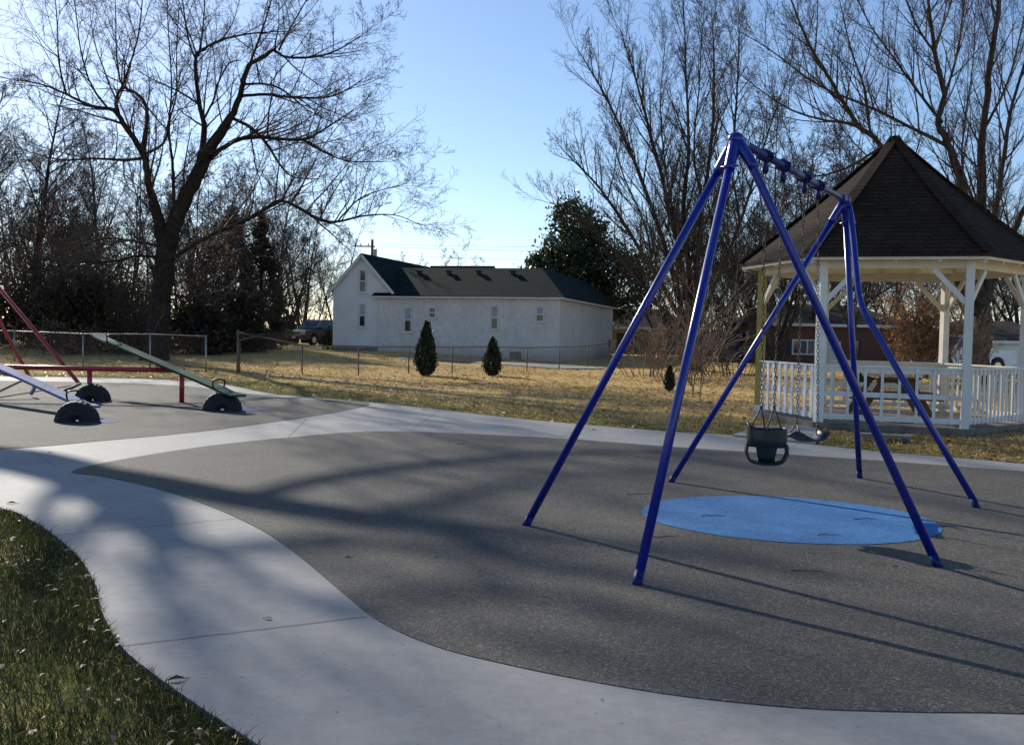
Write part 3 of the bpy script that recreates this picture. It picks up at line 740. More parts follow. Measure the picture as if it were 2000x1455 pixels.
wl([T(620, 1190, 32.5), T(900, 1160, 33), T(1200, 1190, 33.5), T(1500, 1250, 34)], [.09, .08, .06, .02], 1.1)
wl([T(850, 1025, 30.6), T(980, 1085, 31), T(1150, 1120, 31.5), T(1380, 1150, 32)], [.13, .11, .08, .03], .9)
wl([T(480, 977, 29.5), T(640, 935, 30), T(860, 905, 31), T(1100, 885, 32), T(1300, 880, 33)], [.14, .12, .1, .07, .03], 1)
wl([T(400, 1080, 32), T(640, 1060, 32.5), T(900, 1075, 33), T(1180, 1060, 33.5)], [.12, .1, .08, .03], 1)
finish_tree(tr_root, thick, [(a, b, c) for a, b, c, l in raw], M['bark'], M['twig'])

# --- generic bare trees (three shapes, copied)
def generic_tree(label, seed, Ht, spread, rbase, stems, P, mt, mtw, loc, group, per=1.0, crown_from=.25):
    r = random.Random(seed); root = thing('bare_tree', label, 'tree', loc, group)
    thick = []; raw = []; bx, by, bz = loc
    for s_ in range(stems):
        a = 2*PI*(s_+r.random()*.6)/stems; lean = (0 if stems == 1 else r.uniform(.1, spread))
        p = Vector((bx, by, bz-.2)); d = Vector((math.cos(a)*lean, math.sin(a)*lean, 1)).normalized()
        pts = [tuple(p)]; K = 9; L = Ht*.92*r.uniform(.8, 1.05); rb = rbase*(1 if stems == 1 else .62)
        for i in range(K):
            d = (d+vrand(r)*.10+Vector((0, 0, .06))).normalized(); p = p+d*(L/K); pts.append(tuple(p))
        rad = [max(.015, rb*(1-.93*(i/K)**.8)) for i in range(K+1)]
        a_, b_ = smooth_limb([np.array(q) for q in pts], rad, 2); thick.append((a_, b_, 7))
        n = int((9 if stems > 1 else 16)*per)
        for c in range(n):
            t = crown_from+(1-crown_from)*(c+r.random())/n; f = t*K; i = min(K-1, int(f)); q = Vector(pts[i]).lerp(Vector(pts[i+1]), f-i)
            ang = 2*PI*r.random(); h = r.uniform(.45, 1.1)*(spread+.25)
            nd = Vector((math.cos(ang)*h, math.sin(ang)*h, r.uniform(.35, .9))).normalized()
            Lc = Ht*.34*r.uniform(.6, 1.15)*(1.1-.75*t)
            grow(r, q, nd, Lc, max(.02, rad[i]*.5), 0, P, raw)
    thick += [(a, b, 5) for a, b, c, l in raw if l == 0]
    finish_tree(root, thick, [(a, b, c) for a, b, c, l in raw if l > 0], mt, mtw)
    return root
PG = P_(levels=4, kids=(8, 6, 4, 0), ratio=(.55, .55, .6), ang=(.7, .7, .7), up=(.08, .05, .02, 0), rmin=.0075, seg=(5, 3, 2, 2), sides=(4, 3, 3, 3), taper=.25)
def at(px, Y, py=700):
    p = dp(px, py, Y); return (float(p[0]), float(p[1]), gz(p[0], p[1])+lawn_z)
g_thick = 'bare trees of the thicket on the left'
A = generic_tree('tall bare tree with straight trunk in the left thicket', 21, 19, .55, .26, 1, PG, M['bark'], M['twig'], at(55, 60), g_thick, 1.2)
A['label'] = 'tall straight-trunked bare tree left of the massive spreading tree'
B = generic_tree('bare tree behind the dark truck, leaning over the drive', 22, 15, .7, .22, 2, PG, M['bark_grey'], M['twig'], at(592, 80), g_thick, 1.3)
B['label'] = 'bare twin-stemmed grey tree rising behind the dark parked truck'
C_ = generic_tree('fine vase-shaped bare tree', 23, 14, .6, .2, 5, PG, M['bark_grey'], M['twig_far'], at(1560, 62), 'bare trees behind the gazebo', 1.0)
C_['label'] = 'vase-shaped bare tree in the backdrop left of the gazebo roof'
copies = [
 (A, -60, 62, 1.0, 'bare trees of the thicket on the left', 'tall thin bare tree among the thicket on the left'),
 (B, 150, 66, 1.0, None, None), (A, 205, 72, .95, None, None), (C_, 120, 58, .85, None, None), (C_, 250, 66, 1.05, None, None),
 (B, 420, 60, .95, None, None), (C_, 480, 68, .9, None, None), (A, 530, 82, .85, None, None), (C_, 10, 54, .9, None, None), (C_, 350, 64, .95, None, None), (B, 300, 75, .9, None, None), (C_, 560, 70, .8, None, None), (A, 380, 78, .8, None, None), (C_, 60, 70, 1.0, None, None), (C_, 190, 60, .7, None, None), (C_, 430, 76, 1.0, None, None), (B, 20, 66, .9, None, None), (B, 505, 64, .75, None, None), (C_, 600, 80, .7, None, None),
]
for i, (src, px, Y, sc, gr, lb) in enumerate(copies):
    copy_tree(src, at(px, Y), i*1.7+.5, (sc, sc, sc), 'thin bare tree among the tangled thicket on the left', g_thick)
copy_tree(B, at(655, 74), 2.2, (.8, .8, .75), 'bare tree close beside the white gable of the house', 'bare trees beside the white house')
copy_tree(C_, at(868, 88), 1.1, (.62, .62, .66), 'small bare tree showing above the dark house roof ridge', 'bare trees beside the white house')
gb = 'bare trees behind the gazebo'; lbb = 'thin bare tree in the backdrop between the house and the gazebo'
for i, (src, px, Y, sc) in enumerate([(C_, 1300, 70, .8), (B, 1450, 75, .9), (C_, 1500, 56, .85), (A, 1250, 84, .75), (C_, 1410, 66, .8), (B, 1380, 80, .7), (C_, 1335, 60, .6), (C_, 1480, 84, 1.0), (B, 1290, 92, .9), (C_, 1440, 95, 1.0), (B, 1530, 70, .8), (C_, 1385, 58, .6), (C_, 1515, 56, 1.15), (C_, 1590, 60, 1.2)]):
    copy_tree(src, at(px, Y), i*2.1, (sc, sc, sc), lbb, gb)
lb2 = 'thin bare tree in the backdrop seen under and past the gazebo roof'
for i, (src, px, Y, sc) in enumerate([(C_, 1620, 80, .9), (B, 1730, 78, .8), (C_, 1790, 70, .75), (C_, 1850, 84, .9), (B, 1960, 66, .9), (C_, 2020, 58, 1.0), (A, 1990, 80, .9), (B, 2090, 54, 1.0), (A, 1680, 90, .8), (C_, 1700, 70, .7), (C_, 1760, 88, 1.0), (B, 1820, 95, .9), (C_, 1900, 72, .8), (C_, 1580, 92, 1.0), (B, 1650, 72, .7), (C_, 1930, 92, 1.1)]):
    copy_tree(src, at(px, Y), i*1.3+.3, (sc, sc, sc), lb2, gb)

# --- multi-stemmed maple left of the gazebo
YM = 44
limbs = [
 ([(1352, 728, 44), (1352, 690, 36), (1350, 650, 34)], 0, 0, 0),
 ([(1348, 660, 16), (1318, 600, 13), (1275, 530, 11), (1215, 430, 9), (1160, 355, 6), (1105, 300, 2.5)], 0, -3, 1),
 ([(1346, 660, 17), (1325, 580, 14), (1292, 460, 12), (1238, 315, 9), (1186, 195, 6), (1130, 100, 2)], 0, 2, 1),
 ([(1350, 655, 18), (1335, 540, 14), (1305, 400, 11), (1270, 260, 8), (1240, 150, 5), (1212, 60, 2)], 0, -2, 1),
 ([(1350, 655, 18), (1345, 520, 15), (1335, 400, 12), (1345, 290, 9), (1340, 150, 5), (1335, 5, 2)], 0, 2, 1),
 ([(1355, 655, 18), (1362, 520, 15), (1372, 400, 12), (1390, 270, 8), (1395, 140, 5), (1390, 30, 2)], 0, -3, 1),
 ([(1356, 655, 17), (1378, 540, 13), (1405, 420, 10), (1430, 300, 8), (1440, 170, 5), (1445, 60, 2)], 0, 3, 1),
 ([(1357, 660, 14), (1395, 560, 12), (1440, 450, 9), (1475, 340, 6), (1510, 230, 4), (1540, 150, 2)], 0, -2, 1),
 ([(1346, 670, 12), (1300, 610, 10), (1240, 540, 8), (1180, 470, 6), (1120, 420, 4), (1075, 395, 2)], 0, 1, 1),
 ([(1275, 530, 7), (1260, 440, 5), (1220, 350, 4), (1200, 280, 2)], -1, -2, 1),
 ([(1325, 580, 8), (1320, 450, 6), (1300, 330, 5), (1290, 200, 3), (1300, 80, 1.5)], 0, 3, 1),
 ([(1372, 400, 7), (1355, 300, 5), (1365, 180, 4), (1370, 60, 2)], -1, 1, 1),
 ([(1358, 670, 10), (1410, 610, 8), (1470, 540, 6), (1540, 480, 4), (1580, 430, 2)], 0, 2, 1),
]
PM = P_(levels=4, kids=(6, 4, 3, 0), ratio=(.6, .58, .65), ang=(.6, .6, .65), up=(.10, .07, .03, .0), rmin=.0042, seg=(5, 4, 3, 2), wig=(.08, .10, .13, .18))
authored_tree('deciduous_tree', 'bare many-stemmed tree fanning upward between the house and the gazebo', (1352, 722), limbs, YM, 31, M['bark_grey'], M['twig'], PM, per_m=3.1, lmin=1.3, lmax=3.4, upb=.55)

# --- the big tree behind the gazebo on the right
YR = 36
limbs = [
 ([(1912, 732, 46), (1914, 690, 40), (1920, 640, 38), (1918, 596, 36)], 0, 0, 0),
 ([(1916, 606, 30), (1898, 520, 26), (1890, 450, 24), (1880, 375, 22), (1858, 295, 19), (1832, 243, 16), (1843, 185, 14), (1826, 100, 11), (1815, 20, 8), (1810, -60, 5)], 0, -2, 1),
 ([(1920, 600, 28), (1914, 500, 25), (1914, 420, 22), (1922, 250, 18), (1936, 120, 15), (1952, 0, 12), (1962, -60, 9)], 0, 2, 1),
 ([(1926, 600, 20), (1936, 480, 16), (1944, 420, 14), (1957, 330, 12), (1972, 230, 9), (2005, 110, 6), (2040, -20, 3)], 0, -2, 1),
 ([(1924, 590, 24), (1950, 520, 20), (1985, 440, 16), (2030, 350, 12), (2080, 250, 6)], 0, 1, 1),
 ([(1914, 625, 20), (1868, 545, 16), (1810, 425, 15), (1722, 287, 13), (1672, 241, 12), (1627, 165, 10), (1587, 100, 8), (1552, 20, 5), (1530, -50, 3)], 0, -2.5, 1.1),
 ([(1850, 285, 11), (1790, 255, 9), (1700, 210, 7), (1600, 168, 5), (1500, 95, 3), (1440, 60, 1.5)], -1, -4, 1.2),
 ([(1840, 240, 9), (1800, 190, 8), (1750, 120, 6), (1700, 50, 4), (1660, -30, 2)], -1.3, 1, 1.1),
 ([(1826, 105, 8), (1790, 50, 6), (1760, -30, 4)], -1.6, -3, 1.1),
 ([(1845, 190, 8), (1868, 110, 6), (1880, 30, 5), (1890, -50, 3)], -1.4, 1, 1.1),
 ([(1672, 241, 7), (1610, 235, 6), (1545, 215, 5), (1490, 180, 3), (1450, 150, 1.5)], -1.8, -1, 1.2),
 ([(1700, 262, 7), (1690, 180, 6), (1660, 90, 4), (1640, 0, 2)], -1.7, -4, 1.2),
 ([(1722, 287, 8), (1650, 330, 6), (1580, 345, 4), (1520, 330, 2)], -1.7, 1, 1.2),
 ([(1916, 420, 8), (1880, 330, 5), (1885, 230, 4), (1900, 130, 3), (1905, 20, 2)], .8, 3, 1.1),
 ([(1924, 250, 8), (1965, 170, 6), (1990, 80, 4), (2010, -20, 2)], 1, -1, 1.1),
 ([(1890, 560, 12), (1850, 520, 9), (1790, 500, 7), (1730, 520, 4), (1690, 560, 2)], 0, -2, 1),
]
authored_tree('deciduous_tree', 'very large bare reddish-twigged tree towering behind the gazebo roof', (1914, 722), limbs, YR, 41, M['bark_grey'], M['twig_red'], PM, per_m=2.3, lmin=1.2, lmax=3.2, upb=.45)
# smaller vase tree seen through the gazebo
limbs = [
 ([(1666, 712, 17), (1664, 670, 15), (1665, 640, 14)], 0, 0, 0),
 ([(1664, 648, 10), (1640, 600, 9), (1600, 555, 7), (1560, 520, 5), (1500, 470, 3)], 0, -2, 1.2),
 ([(1667, 645, 10), (1685, 600, 8), (1740, 560, 6), (1800, 525, 4), (1850, 470, 2)], 0, 2, 1.2),
 ([(1665, 645, 11), (1660, 560, 9), (1650, 470, 7), (1645, 380, 4), (1640, 300, 2)], 0, 1, 1.2),
 ([(1640, 600, 6), (1630, 530, 5), (1600, 450, 3), (1585, 380, 2)], -1, -2, 1.2),
 ([(1690, 595, 6), (1705, 530, 5), (1720, 450, 3), (1730, 380, 2)], 1, 0, 1.2),
]
authored_tree('deciduous_tree', 'slender vase-shaped bare tree in front of the brick house seen through the gazebo', (1666, 712), limbs, 50, 43, M['bark_grey'], M['twig_far'], PG, per_m=.9, lmin=1.4, lmax=3, upb=.3)

# ------------------------------------------------------------------ evergreens, shrubs
def blob_pts(r, n, c, rad, clumps, spread=.35, shell=.55):
    """clumped points filling an ellipsoid"""
    u = r.normal(size=(clumps, 3)); u /= np.linalg.norm(u, axis=1, keepdims=True)
    q = u*(shell+(1-shell)*r.random((clumps, 1)))
    k = r.integers(0, clumps, n); s_ = r.uniform(.5, 1.4, clumps)[k][:, None]
    p = q[k]+r.normal(size=(n, 3))*spread*.45*s_
    return np.asarray(c)+p*np.asarray(rad)
def cone_pts(r, n, c, Ht, rad, clumps, pw=.8, base=.0):
    h = r.random(clumps)**1.25; a = r.uniform(0, 2*PI, clumps)
    prof = np.sin(np.clip((h*.9+.1), 0, 1)*PI)**.5*(1-h)**pw*1.5
    rr = rad*prof*r.uniform(.55, 1.05, clumps)
    k = r.integers(0, clumps, n); s_ = r.uniform(.6, 1.3, clumps)[k]
    X = rr[k]*np.cos(a[k])+r.normal(size=n)*rad*.13*s_; Y_ = rr[k]*np.sin(a[k])+r.normal(size=n)*rad*.13*s_
    Z = h[k]*Ht+base+r.normal(size=n)*Ht*.03
    return np.stack([c[0]+X, c[1]+Y_, c[2]+np.clip(Z, .02, None)], 1)
def leafy(name, label, cat, loc, pts, size, m_, trunkH, rtrunk, seed, mt=None, group=None, sticks=0, stickm=None):
    rr = np.random.default_rng(seed); root = thing(name, label, cat, loc, group)
    mb = MB(); b = Vector(loc)
    mb.tube([b+Vector((0, 0, -.1)), b+Vector((.03, .02, trunkH*.5)), b+Vector((0, 0, trunkH))], [rtrunk, rtrunk*.8, rtrunk*.3], 7)
    mb.build('trunk', mt or M['bark'], root, True)
    V, Fq = cards(pts, size, rr); link('foliage', np_mesh('foliage', V, Fq, m_, root), root)
    if sticks:
        r = random.Random(seed); raw = []
        Hh = float(pts[:, 2].max()-b.z); W = float(np.ptp(pts[:, 0]))/2
        for i in range(sticks):
            a = r.uniform(0, 2*PI); l = r.uniform(.2, 1.0)*W/Hh*1.3
            grow(r, b+Vector((r.uniform(-.3, .3), r.uniform(-.3, .3), 0)), (math.cos(a)*l, math.sin(a)*l, 1), Hh*r.uniform(.7, 1.1), .03, 0, PG3, raw)
        V, Fq = tubes_np([(a, b_, c) for a, b_, c, l in raw]); link('branches', np_mesh('branches', V, Fq, stickm or M['twig'], root), root)
    return root
PG3 = P_(levels=3, kids=(9, 5, 0), ratio=(.4, .45, .5), ang=(.7, .7, .7), up=(.03, .03, .0), rmin=.009, seg=(5, 3, 2), sides=(3, 3, 3))
nr = np.random.default_rng(17)
# magnolia behind the house
loc = at(1120, 76); b = np.array(loc)
pts = np.concatenate([blob_pts(nr, 15000, b+[.2, 0, 5.6], (3.9, 3.4, 3.9), 150), blob_pts(nr, 6500, b+[-.1, 0, 8.9], (2.5, 2.0, 2.9), 80), blob_pts(nr, 6500, b+[3.2, .4, 5.4], (3.0, 2.4, 2.8), 70), blob_pts(nr, 900, b+[-3.3, .2, 4.9], (1.2, 1, .6), 14), blob_pts(nr, 1200, b+[-2.6, 0, 7.2], (1.2, 1.2, .9), 16)])
leafy('evergreen_tree', 'broad dark green magnolia-like evergreen rising behind the pale house', 'tree', loc, pts, .17, M['magnolia'], 8, .3, 1)
# dark thicket on the left
thick_brush = []
def thick_shrub(label, px, Y, W, Hh, m_, n, size, seed, group='thicket shrubs on the left', sticks=10, name='shrub', zc=.5, stickm=None):
    loc = at(px, Y); b = np.array(loc); rr = np.random.default_rng(seed)
    pts = np.concatenate([blob_pts(rr, int(n*.48), b+[0, 0, Hh*zc], (W, W*.6, Hh*.5), 60, .4, .3), blob_pts(rr, int(n*.24), b+[W*.2, -.2, Hh*.25], (W*1.05, W*.6, Hh*.27), 30, .4, .3)])
    pts[:, 2] = np.maximum(pts[:, 2], b[2]+.03)
    return leafy(name, label, 'shrub', loc, pts, size, m_, Hh*.6, .09, seed, group=group, sticks=sticks, stickm=stickm)
thick_shrub('very dark evergreen shrub mass at the far left behind the fence', 60, 50, 3.6, 4.4, M['ever_dark'], 8000, .14, 51)
thick_shrub('dark green-black evergreen shrub left of the olive bush behind the fence', 160, 48, 2.6, 4.6, M['ever_dark'], 8000, .14, 52)
thick_shrub('olive and yellowish bush immediately left of the massive trunk', 252, 47, 1.3, 4.2, M['olive_leaf'], 2600, .10, 53, sticks=16, stickm=M['twig'])
thick_shrub('brown-leaved bush just below the olive bush beside the massive trunk', 285, 46, 1.4, 2.8, M['brown_leaf'], 2600, .09, 54, sticks=14)
thick_shrub('tall russet-leaved shrub at the far left above the dark evergreens', 95, 56, 3.4, 7.4, M['brown_leaf'], 5200, .11, 55, sticks=16, zc=.62)
thick_shrub('low black-green hedge-like shrub right of the massive trunk', 380, 48, 2.0, 2.9, M['ever_dark'], 7000, .13, 56)
thick_shrub('wide dark evergreen shrub between the massive tree and the truck', 466, 50, 1.8, 3.3, M['ever_dark'], 8000, .13, 57)
thick_shrub('tall brown twiggy shrub with dead leaves right of the massive trunk', 415, 54, 2.6, 6.6, M['brown_leaf'], 4200, .10, 58, sticks=22, zc=.55)
thick_shrub('low brown twiggy brush at the foot of the dark shrubs near the fence', 130, 45, 3.0, 1.6, M['brown_leaf'], 2200, .07, 59, sticks=14)
for lb, px, Y, Hh, W, sd in (('tall narrow dark cedar at the right end of the left thicket', 508, 55, 7.2, 1.2, 61), ('tall dark cedar standing right of the massive trunk in the thicket', 445, 57, 8.6, 1.7, 62), ('small blue-green conifer left of the dark truck', 545, 76, 4.2, 1.0, 63)):
    loc = at(px, Y); rr = np.random.default_rng(sd)
    leafy('cedar_tree', lb, 'tree', loc, cone_pts(rr, 5200, np.array(loc), Hh, W, 120, .55), .13, M['ever_dark'] if sd != 63 else M['magnolia'], Hh*.9, .13, sd, group='dark cedars in the left thicket')
thick_shrub('clipped green bush against the left end of the white house', 640, 58, .55, 1.4, M['arbor'], 2200, .06, 64, group='bushes by the white house', sticks=0)
for j, (px, Y, W, Hh, n, sd) in enumerate([(20, 58, 4, 7.5, 26, 81), (230, 56, 4, 7.0, 26, 82), (330, 58, 4, 6.5, 26, 83), (420, 62, 4, 7.5, 26, 84), (510, 66, 3.5, 7.5, 24, 85), (612, 84, 3.5, 6.5, 22, 86), (160, 54, 3.5, 6.0, 24, 87)]):
    thick_brush.append((px, Y, W, Hh, n, sd))
# arborvitae on the lawn
def arborvitae(label, bpx, topy, wpx, seed, group='young arborvitae on the lawn'):
    p = gp(*bpx); loc = (float(p[0]), float(p[1]), gz(p[0], p[1])+lawn_z); Y = p[1]
    Hh = (bpx[1]-topy)*Y/F; W = wpx*Y/F/2*.86; rr = np.random.default_rng(seed); b = np.array(loc)
    n = 5200; h = rr.random(n)**.9; prof = np.interp(h, [0, .08, .22, .4, .65, .85, 1], [.35, .75, 1, .95, .66, .34, .05])
    a = rr.uniform(0, 2*PI, n); lob = 1+.20*np.sin(a*5+h*9+seed)+.08*np.sin(a*11-h*17)
    rad = W*prof*lob*np.sqrt(rr.uniform(.35, 1.05, n))
    pts = np.stack([b[0]+rad*np.cos(a), b[1]+rad*np.sin(a), b[2]+h*Hh*.97+.03], 1)
    # a second leader tip
    k = rr.random(n) < .05; pts[k, 0] += W*.28
    root = thing('arborvitae', label, 'shrub', loc, group); mb = MB()
    mb.tube([b+[0, 0, -.1], b+[0, 0, Hh*.5], b+[0, 0, Hh*.9]], [.03, .025, .008], 6); mb.build('trunk', M['bark'], root, True)
    m_ = rr.normal(size=(n, 3))*.45; m_[:, 2] += 1.0; u = m_/np.linalg.norm(m_, axis=1, keepdims=True)
    v = np.cross(u, rr.normal(size=(n, 3))); v /= np.linalg.norm(v, axis=1, keepdims=True)
    s_ = (rr.uniform(.5, 1.2, n)*Hh*.034)[:, None]
    V = np.stack([pts-u*s_, pts+v*s_*.4, pts+u*s_*1.3, pts-v*s_*.4], 1).reshape(-1, 3)
    link('foliage', np_mesh('foliage', V, np.arange(4*n).reshape(-1, 4), M['arbor'], root), root)
arborvitae('taller pointed arborvitae on the lawn in front of the house', (831, 733), 627, 46, 1)
arborvitae('shorter pointed arborvitae on the lawn right of a taller one', (961, 734), 658, 40, 2)
arborvitae('small stubby arborvitae half hidden behind the blue swing leg', (1307, 763), 713, 24, 3)
arborvitae('small arborvitae on the lawn behind the front gazebo railing', (1678, 790), 728, 34, 4)
# brushy saplings under the maple and vine-covered rust shrub
def brush(name, label, px, py, W, Hh, n, seed, m_, tip=None, cat='shrub', rad=.018, Y=None, group=None):
    p = gp(px, py) if Y is None else dp(px, py, Y); loc = (float(p[0]), float(p[1]), gz(p[0], p[1])+lawn_z)
    r = random.Random(seed); root = thing(name, label, cat, loc, group); raw = []
    for i in range(n):
        a = r.uniform(0, 2*PI); q = r.random()**.6; b = Vector(loc)+Vector((math.cos(a)*q*W*.5, math.sin(a)*q*W*.4, 0))
        grow(r, b, (math.cos(a)*q*W/Hh*.7, math.sin(a)*q*W/Hh*.7, 1), Hh*r.uniform(.55, 1.1), rad, 0, PG3, raw)
    V, Fq = tubes_np([(a, b_, c) for a, b_, c, l in raw if l == 0]); link('stems', np_mesh('stems', V, Fq, m_, root), root)
    V, Fq = tubes_np([(a, b_, c) for a, b_, c, l in raw if l > 0]); link('twigs', np_mesh('twigs', V, Fq, m_, root), root)
    if tip:
        rr = np.random.default_rng(seed); Tp = np.array([a[-1] for a, b_, c, l in raw if l > 0]); Tp = Tp[rr.random(len(Tp)) < tip[0]]
        V, Fq = cards(Tp+rr.normal(size=Tp.shape)*.08, tip[1], rr); link('leaves', np_mesh('leaves', V, Fq, tip[2], root), root)
    return root
brush('brush_thicket', 'pale twiggy brush thicket around the base of the many-stemmed tree', 1340, 745, 2.4, 3.0, 20, 71, M['twig_pale'], (.05, .05, M['rust_leaf']))
brush('brush_thicket', 'tangled bare brush at the right corner of the pale house', 1262, 735, 2.2, 2.2, 22, 72, M['twig_pale'], (.1, .04, M['brown_leaf']))
brush('sapling', 'thin white-barked forked sapling on the lawn beside the blue swing legs', 1357, 776, .35, 1.7, 3, 73, M['twig_pale'], cat='tree', rad=.016)
brush('brush_thicket', 'brown leafless brush left of the gazebo beyond the lawn', 1440, 735, 3.2, 2.4, 26, 76, M['twig'], (.06, .05, M['brown_leaf']))
brush('vine_tangle', 'rust-orange vine-covered tangle seen through the gazebo', 1806, 742, 1.6, 3.6, 60, 74, M['twig_pale'], (.9, .075, M['rust_leaf']), Y=40)
brush('vine_tangle', 'small rusty vine tuft clinging by the large trunk right of the gazebo post', 1905, 740, .9, 2.6, 10, 75, M['twig_pale'], (.35, .05, M['rust_leaf']), Y=34.5)
for px, Y, W, Hh, n, sd in thick_brush:
    brush('brush_thicket', 'tangled brown brush filling the thicket on the left behind the fence', px, 700, W, Hh, n, sd, M['twig'], (.10, .09, M['brown_leaf']), Y=Y, rad=.035, group='brush of the left thicket')
# far wood closing the horizon
fr_ = random.Random(99); fl = []
for i in range(5200):
    x = fr_.uniform(-170, 170); y = fr_.uniform(150, 200); h = fr_.uniform(3, 11)*(.6+.4*math.sin(x*.07)); p = Vector((x, y, 0)); pts = [tuple(p)]
    d = Vector((fr_.gauss(0, .35), 0, 1))
    for k_ in range(3): d = d+Vector((fr_.gauss(0, .25), fr_.gauss(0, .2), 0)); p = p+d.normalized()*h/3; pts.append(tuple(p))
    fl.append((pts, [.09, .07, .05, .02], 3))
V, Fq = tubes_np(fl); stuff(link('far_wood', np_mesh('far_wood', V, Fq, M['twig_far'])), 'hazy leafless wood along the horizon', 'wood')

# ------------------------------------------------------------------ the blue swing frame
def hit(px, py, P0, nrm):
    d = ray(px, py); nrm = np.asarray(nrm, float)
    return CAM+d*(((np.asarray(P0, float)-CAM)@nrm)/(d@nrm))
V3 = Vector
def sweep(P): return [V3(tuple(p)) for p in P]
HB = 3.0
Np = gp(1437, 272, HB); Mp = gp(1650, 391, HB); bd = (Mp-Np)/np.linalg.norm(Mp-Np)
sw = thing('swing_frame', 'tall blue steel tripod swing frame standing on the dark rubber surface', 'swing frame', ((Np[0]+Mp[0])/2, (Np[1]+Mp[1])/2, 0), None)
MB().tube([Np+bd*.05, Mp-bd*.05], .031, 16).build('top_beam', M['beam_pipe'], sw, True)
side = np.array([bd[1], -bd[0], 0])
def end_cap(P, s_, legs):
    mb = MB(); out_ = -bd*s_
    # bell-shaped casting: short sleeves over beam and legs, joined by a rounded crown
    mb.sphere(P, (.062, .062, .052), 14, 8)
    mb.tube([P-out_*.03, P-out_*.20], [.047, .042], 14)
    for f in legs:
        d = (f-P)/np.linalg.norm(f-P)
        mb.tube([P, P+d*.10, P+d*.24, P+d*.27], [.05, .043, .041, .040], 14)
        q = P+d*.24; x = np.cross(d, [0, 0, 1.]); x /= np.linalg.norm(x)
        mb.tube([q-x*.066, q+x*.066], .009, 6)
    return mb.build('end_fitting', M['blue_paint'], sw, True)
nearF = [gp(1027, 1026), gp(1244, 1142), gp(1833, 1107)]
farF = [gp(1310, 942), gp(1679, 934), gp(1908, 992)]
P1, P2 = Np, Mp
def leg(P, f, pts=None, rad=.031):
    d = (f-P)/np.linalg.norm(f-P)
    pts = pts or [P+d*.12, f+[0, 0, .0]]
    foot_s = f-d*.09
    o = MB().tube(pts[:-1]+[foot_s], rad, 16).build('leg', M['blue_paint'], sw, True)
    MB().tube([foot_s, f+d*.03], rad+.0008, 16).build('foot', M['blue_dark'], sw, True)
for f in nearF[:2]: leg(P1, f)
# third near leg leaves the casting sideways and then drops straight
k0 = dp(1463, 312, Np[1]+.02*(nearF[2][1]-Np[1])*5)
leg(P1, nearF[2], [P1+(k0-P1)*.25, P1+(k0-P1)*.8, k0+(nearF[2]-k0)*.04, nearF[2]])
for f in farF[:2]: leg(P2, f)
bp = []
for x, y, t in ((1659, 404, .03), (1666, 460, .12), (1674, 545, .27), (1680, 585, .33), (1690, 614, .38), (1712, 650, .44), (1760, 735, .58), (1908, 992, 1)):
    bp.append(dp(x, y, Mp[1]+(farF[2][1]-Mp[1])*t))
bp = cr(bp[:7], 4, False)+[farF[2]]
leg(P2, farF[2], bp)
end_cap(P1, 1, nearF[:2]+[k0]); end_cap(P2, -1, farF[:2]+[dp(1662, 430, Mp[1])])
def on_beam(px):
    a, b = 0., 1.
    for _ in range(40):
        m_ = (a+b)/2
        if proj(Np+(Mp-Np)*m_)[0] < px: a = m_
        else: b = m_
    return Np+(Mp-Np)*a
hang = [on_beam(x) for x in (1496, 1530, 1572, 1599)]
for q in hang:
    mb = MB(); mb.tube([q-bd*.045, q+bd*.045], .042, 14); mb.tube([q-bd*.05, q-bd*.038], .05, 14); mb.tube([q+bd*.038, q+bd*.05], .05, 14)
    for s_ in (-1, 1): mb.box(q+side*s_*.054, (.018, .04, .045), rz=math.atan2(bd[1], bd[0])+PI/2)
    mb.box(q+[0, 0, -.085], (.03, .07, .09), rz=math.atan2(bd[1], bd[0])-PI/2, bev=.006)
    h_ = mb.build('hanger', M['blue_dark'], sw, True)
    MB().tube([q+[0, 0, -.11]+side*.02*math.cos(a)+np.array([0, 0, .03*math.sin(a)]) for a in np.linspace(0, 2*PI, 13)], .007, 6, cap=False).build('hanger_ring', M['dark_metal'], h_)

def chain(p0, p1, parent, pitch=.036, sag=0):
    mb = MB(); p0 = V3(tuple(p0)); p1 = V3(tuple(p1)); d = p1-p0; L = d.length; n = int(L/pitch); d.normalize()
    x = d.cross(V3((.3, 1, .1))).normalized(); y = d.cross(x)
    for i in range(n):
        c = p0.lerp(p1, (i+.5)/n); w_ = (x if i % 2 else y); w_ = (w_+ (y if i % 2 else x)*.25*math.sin(i*1.7)).normalized()
        pts = []
        for k in range(9):
            a = 2*PI*k/8; pts.append(c+d*(pitch*.66*math.cos(a))+w_*(.0105*math.copysign(abs(math.sin(a))**.7, math.sin(a))))
        mb.tube(pts, .0034, 4, cap=False)
    return mb.build('chain', M['chain'], parent)
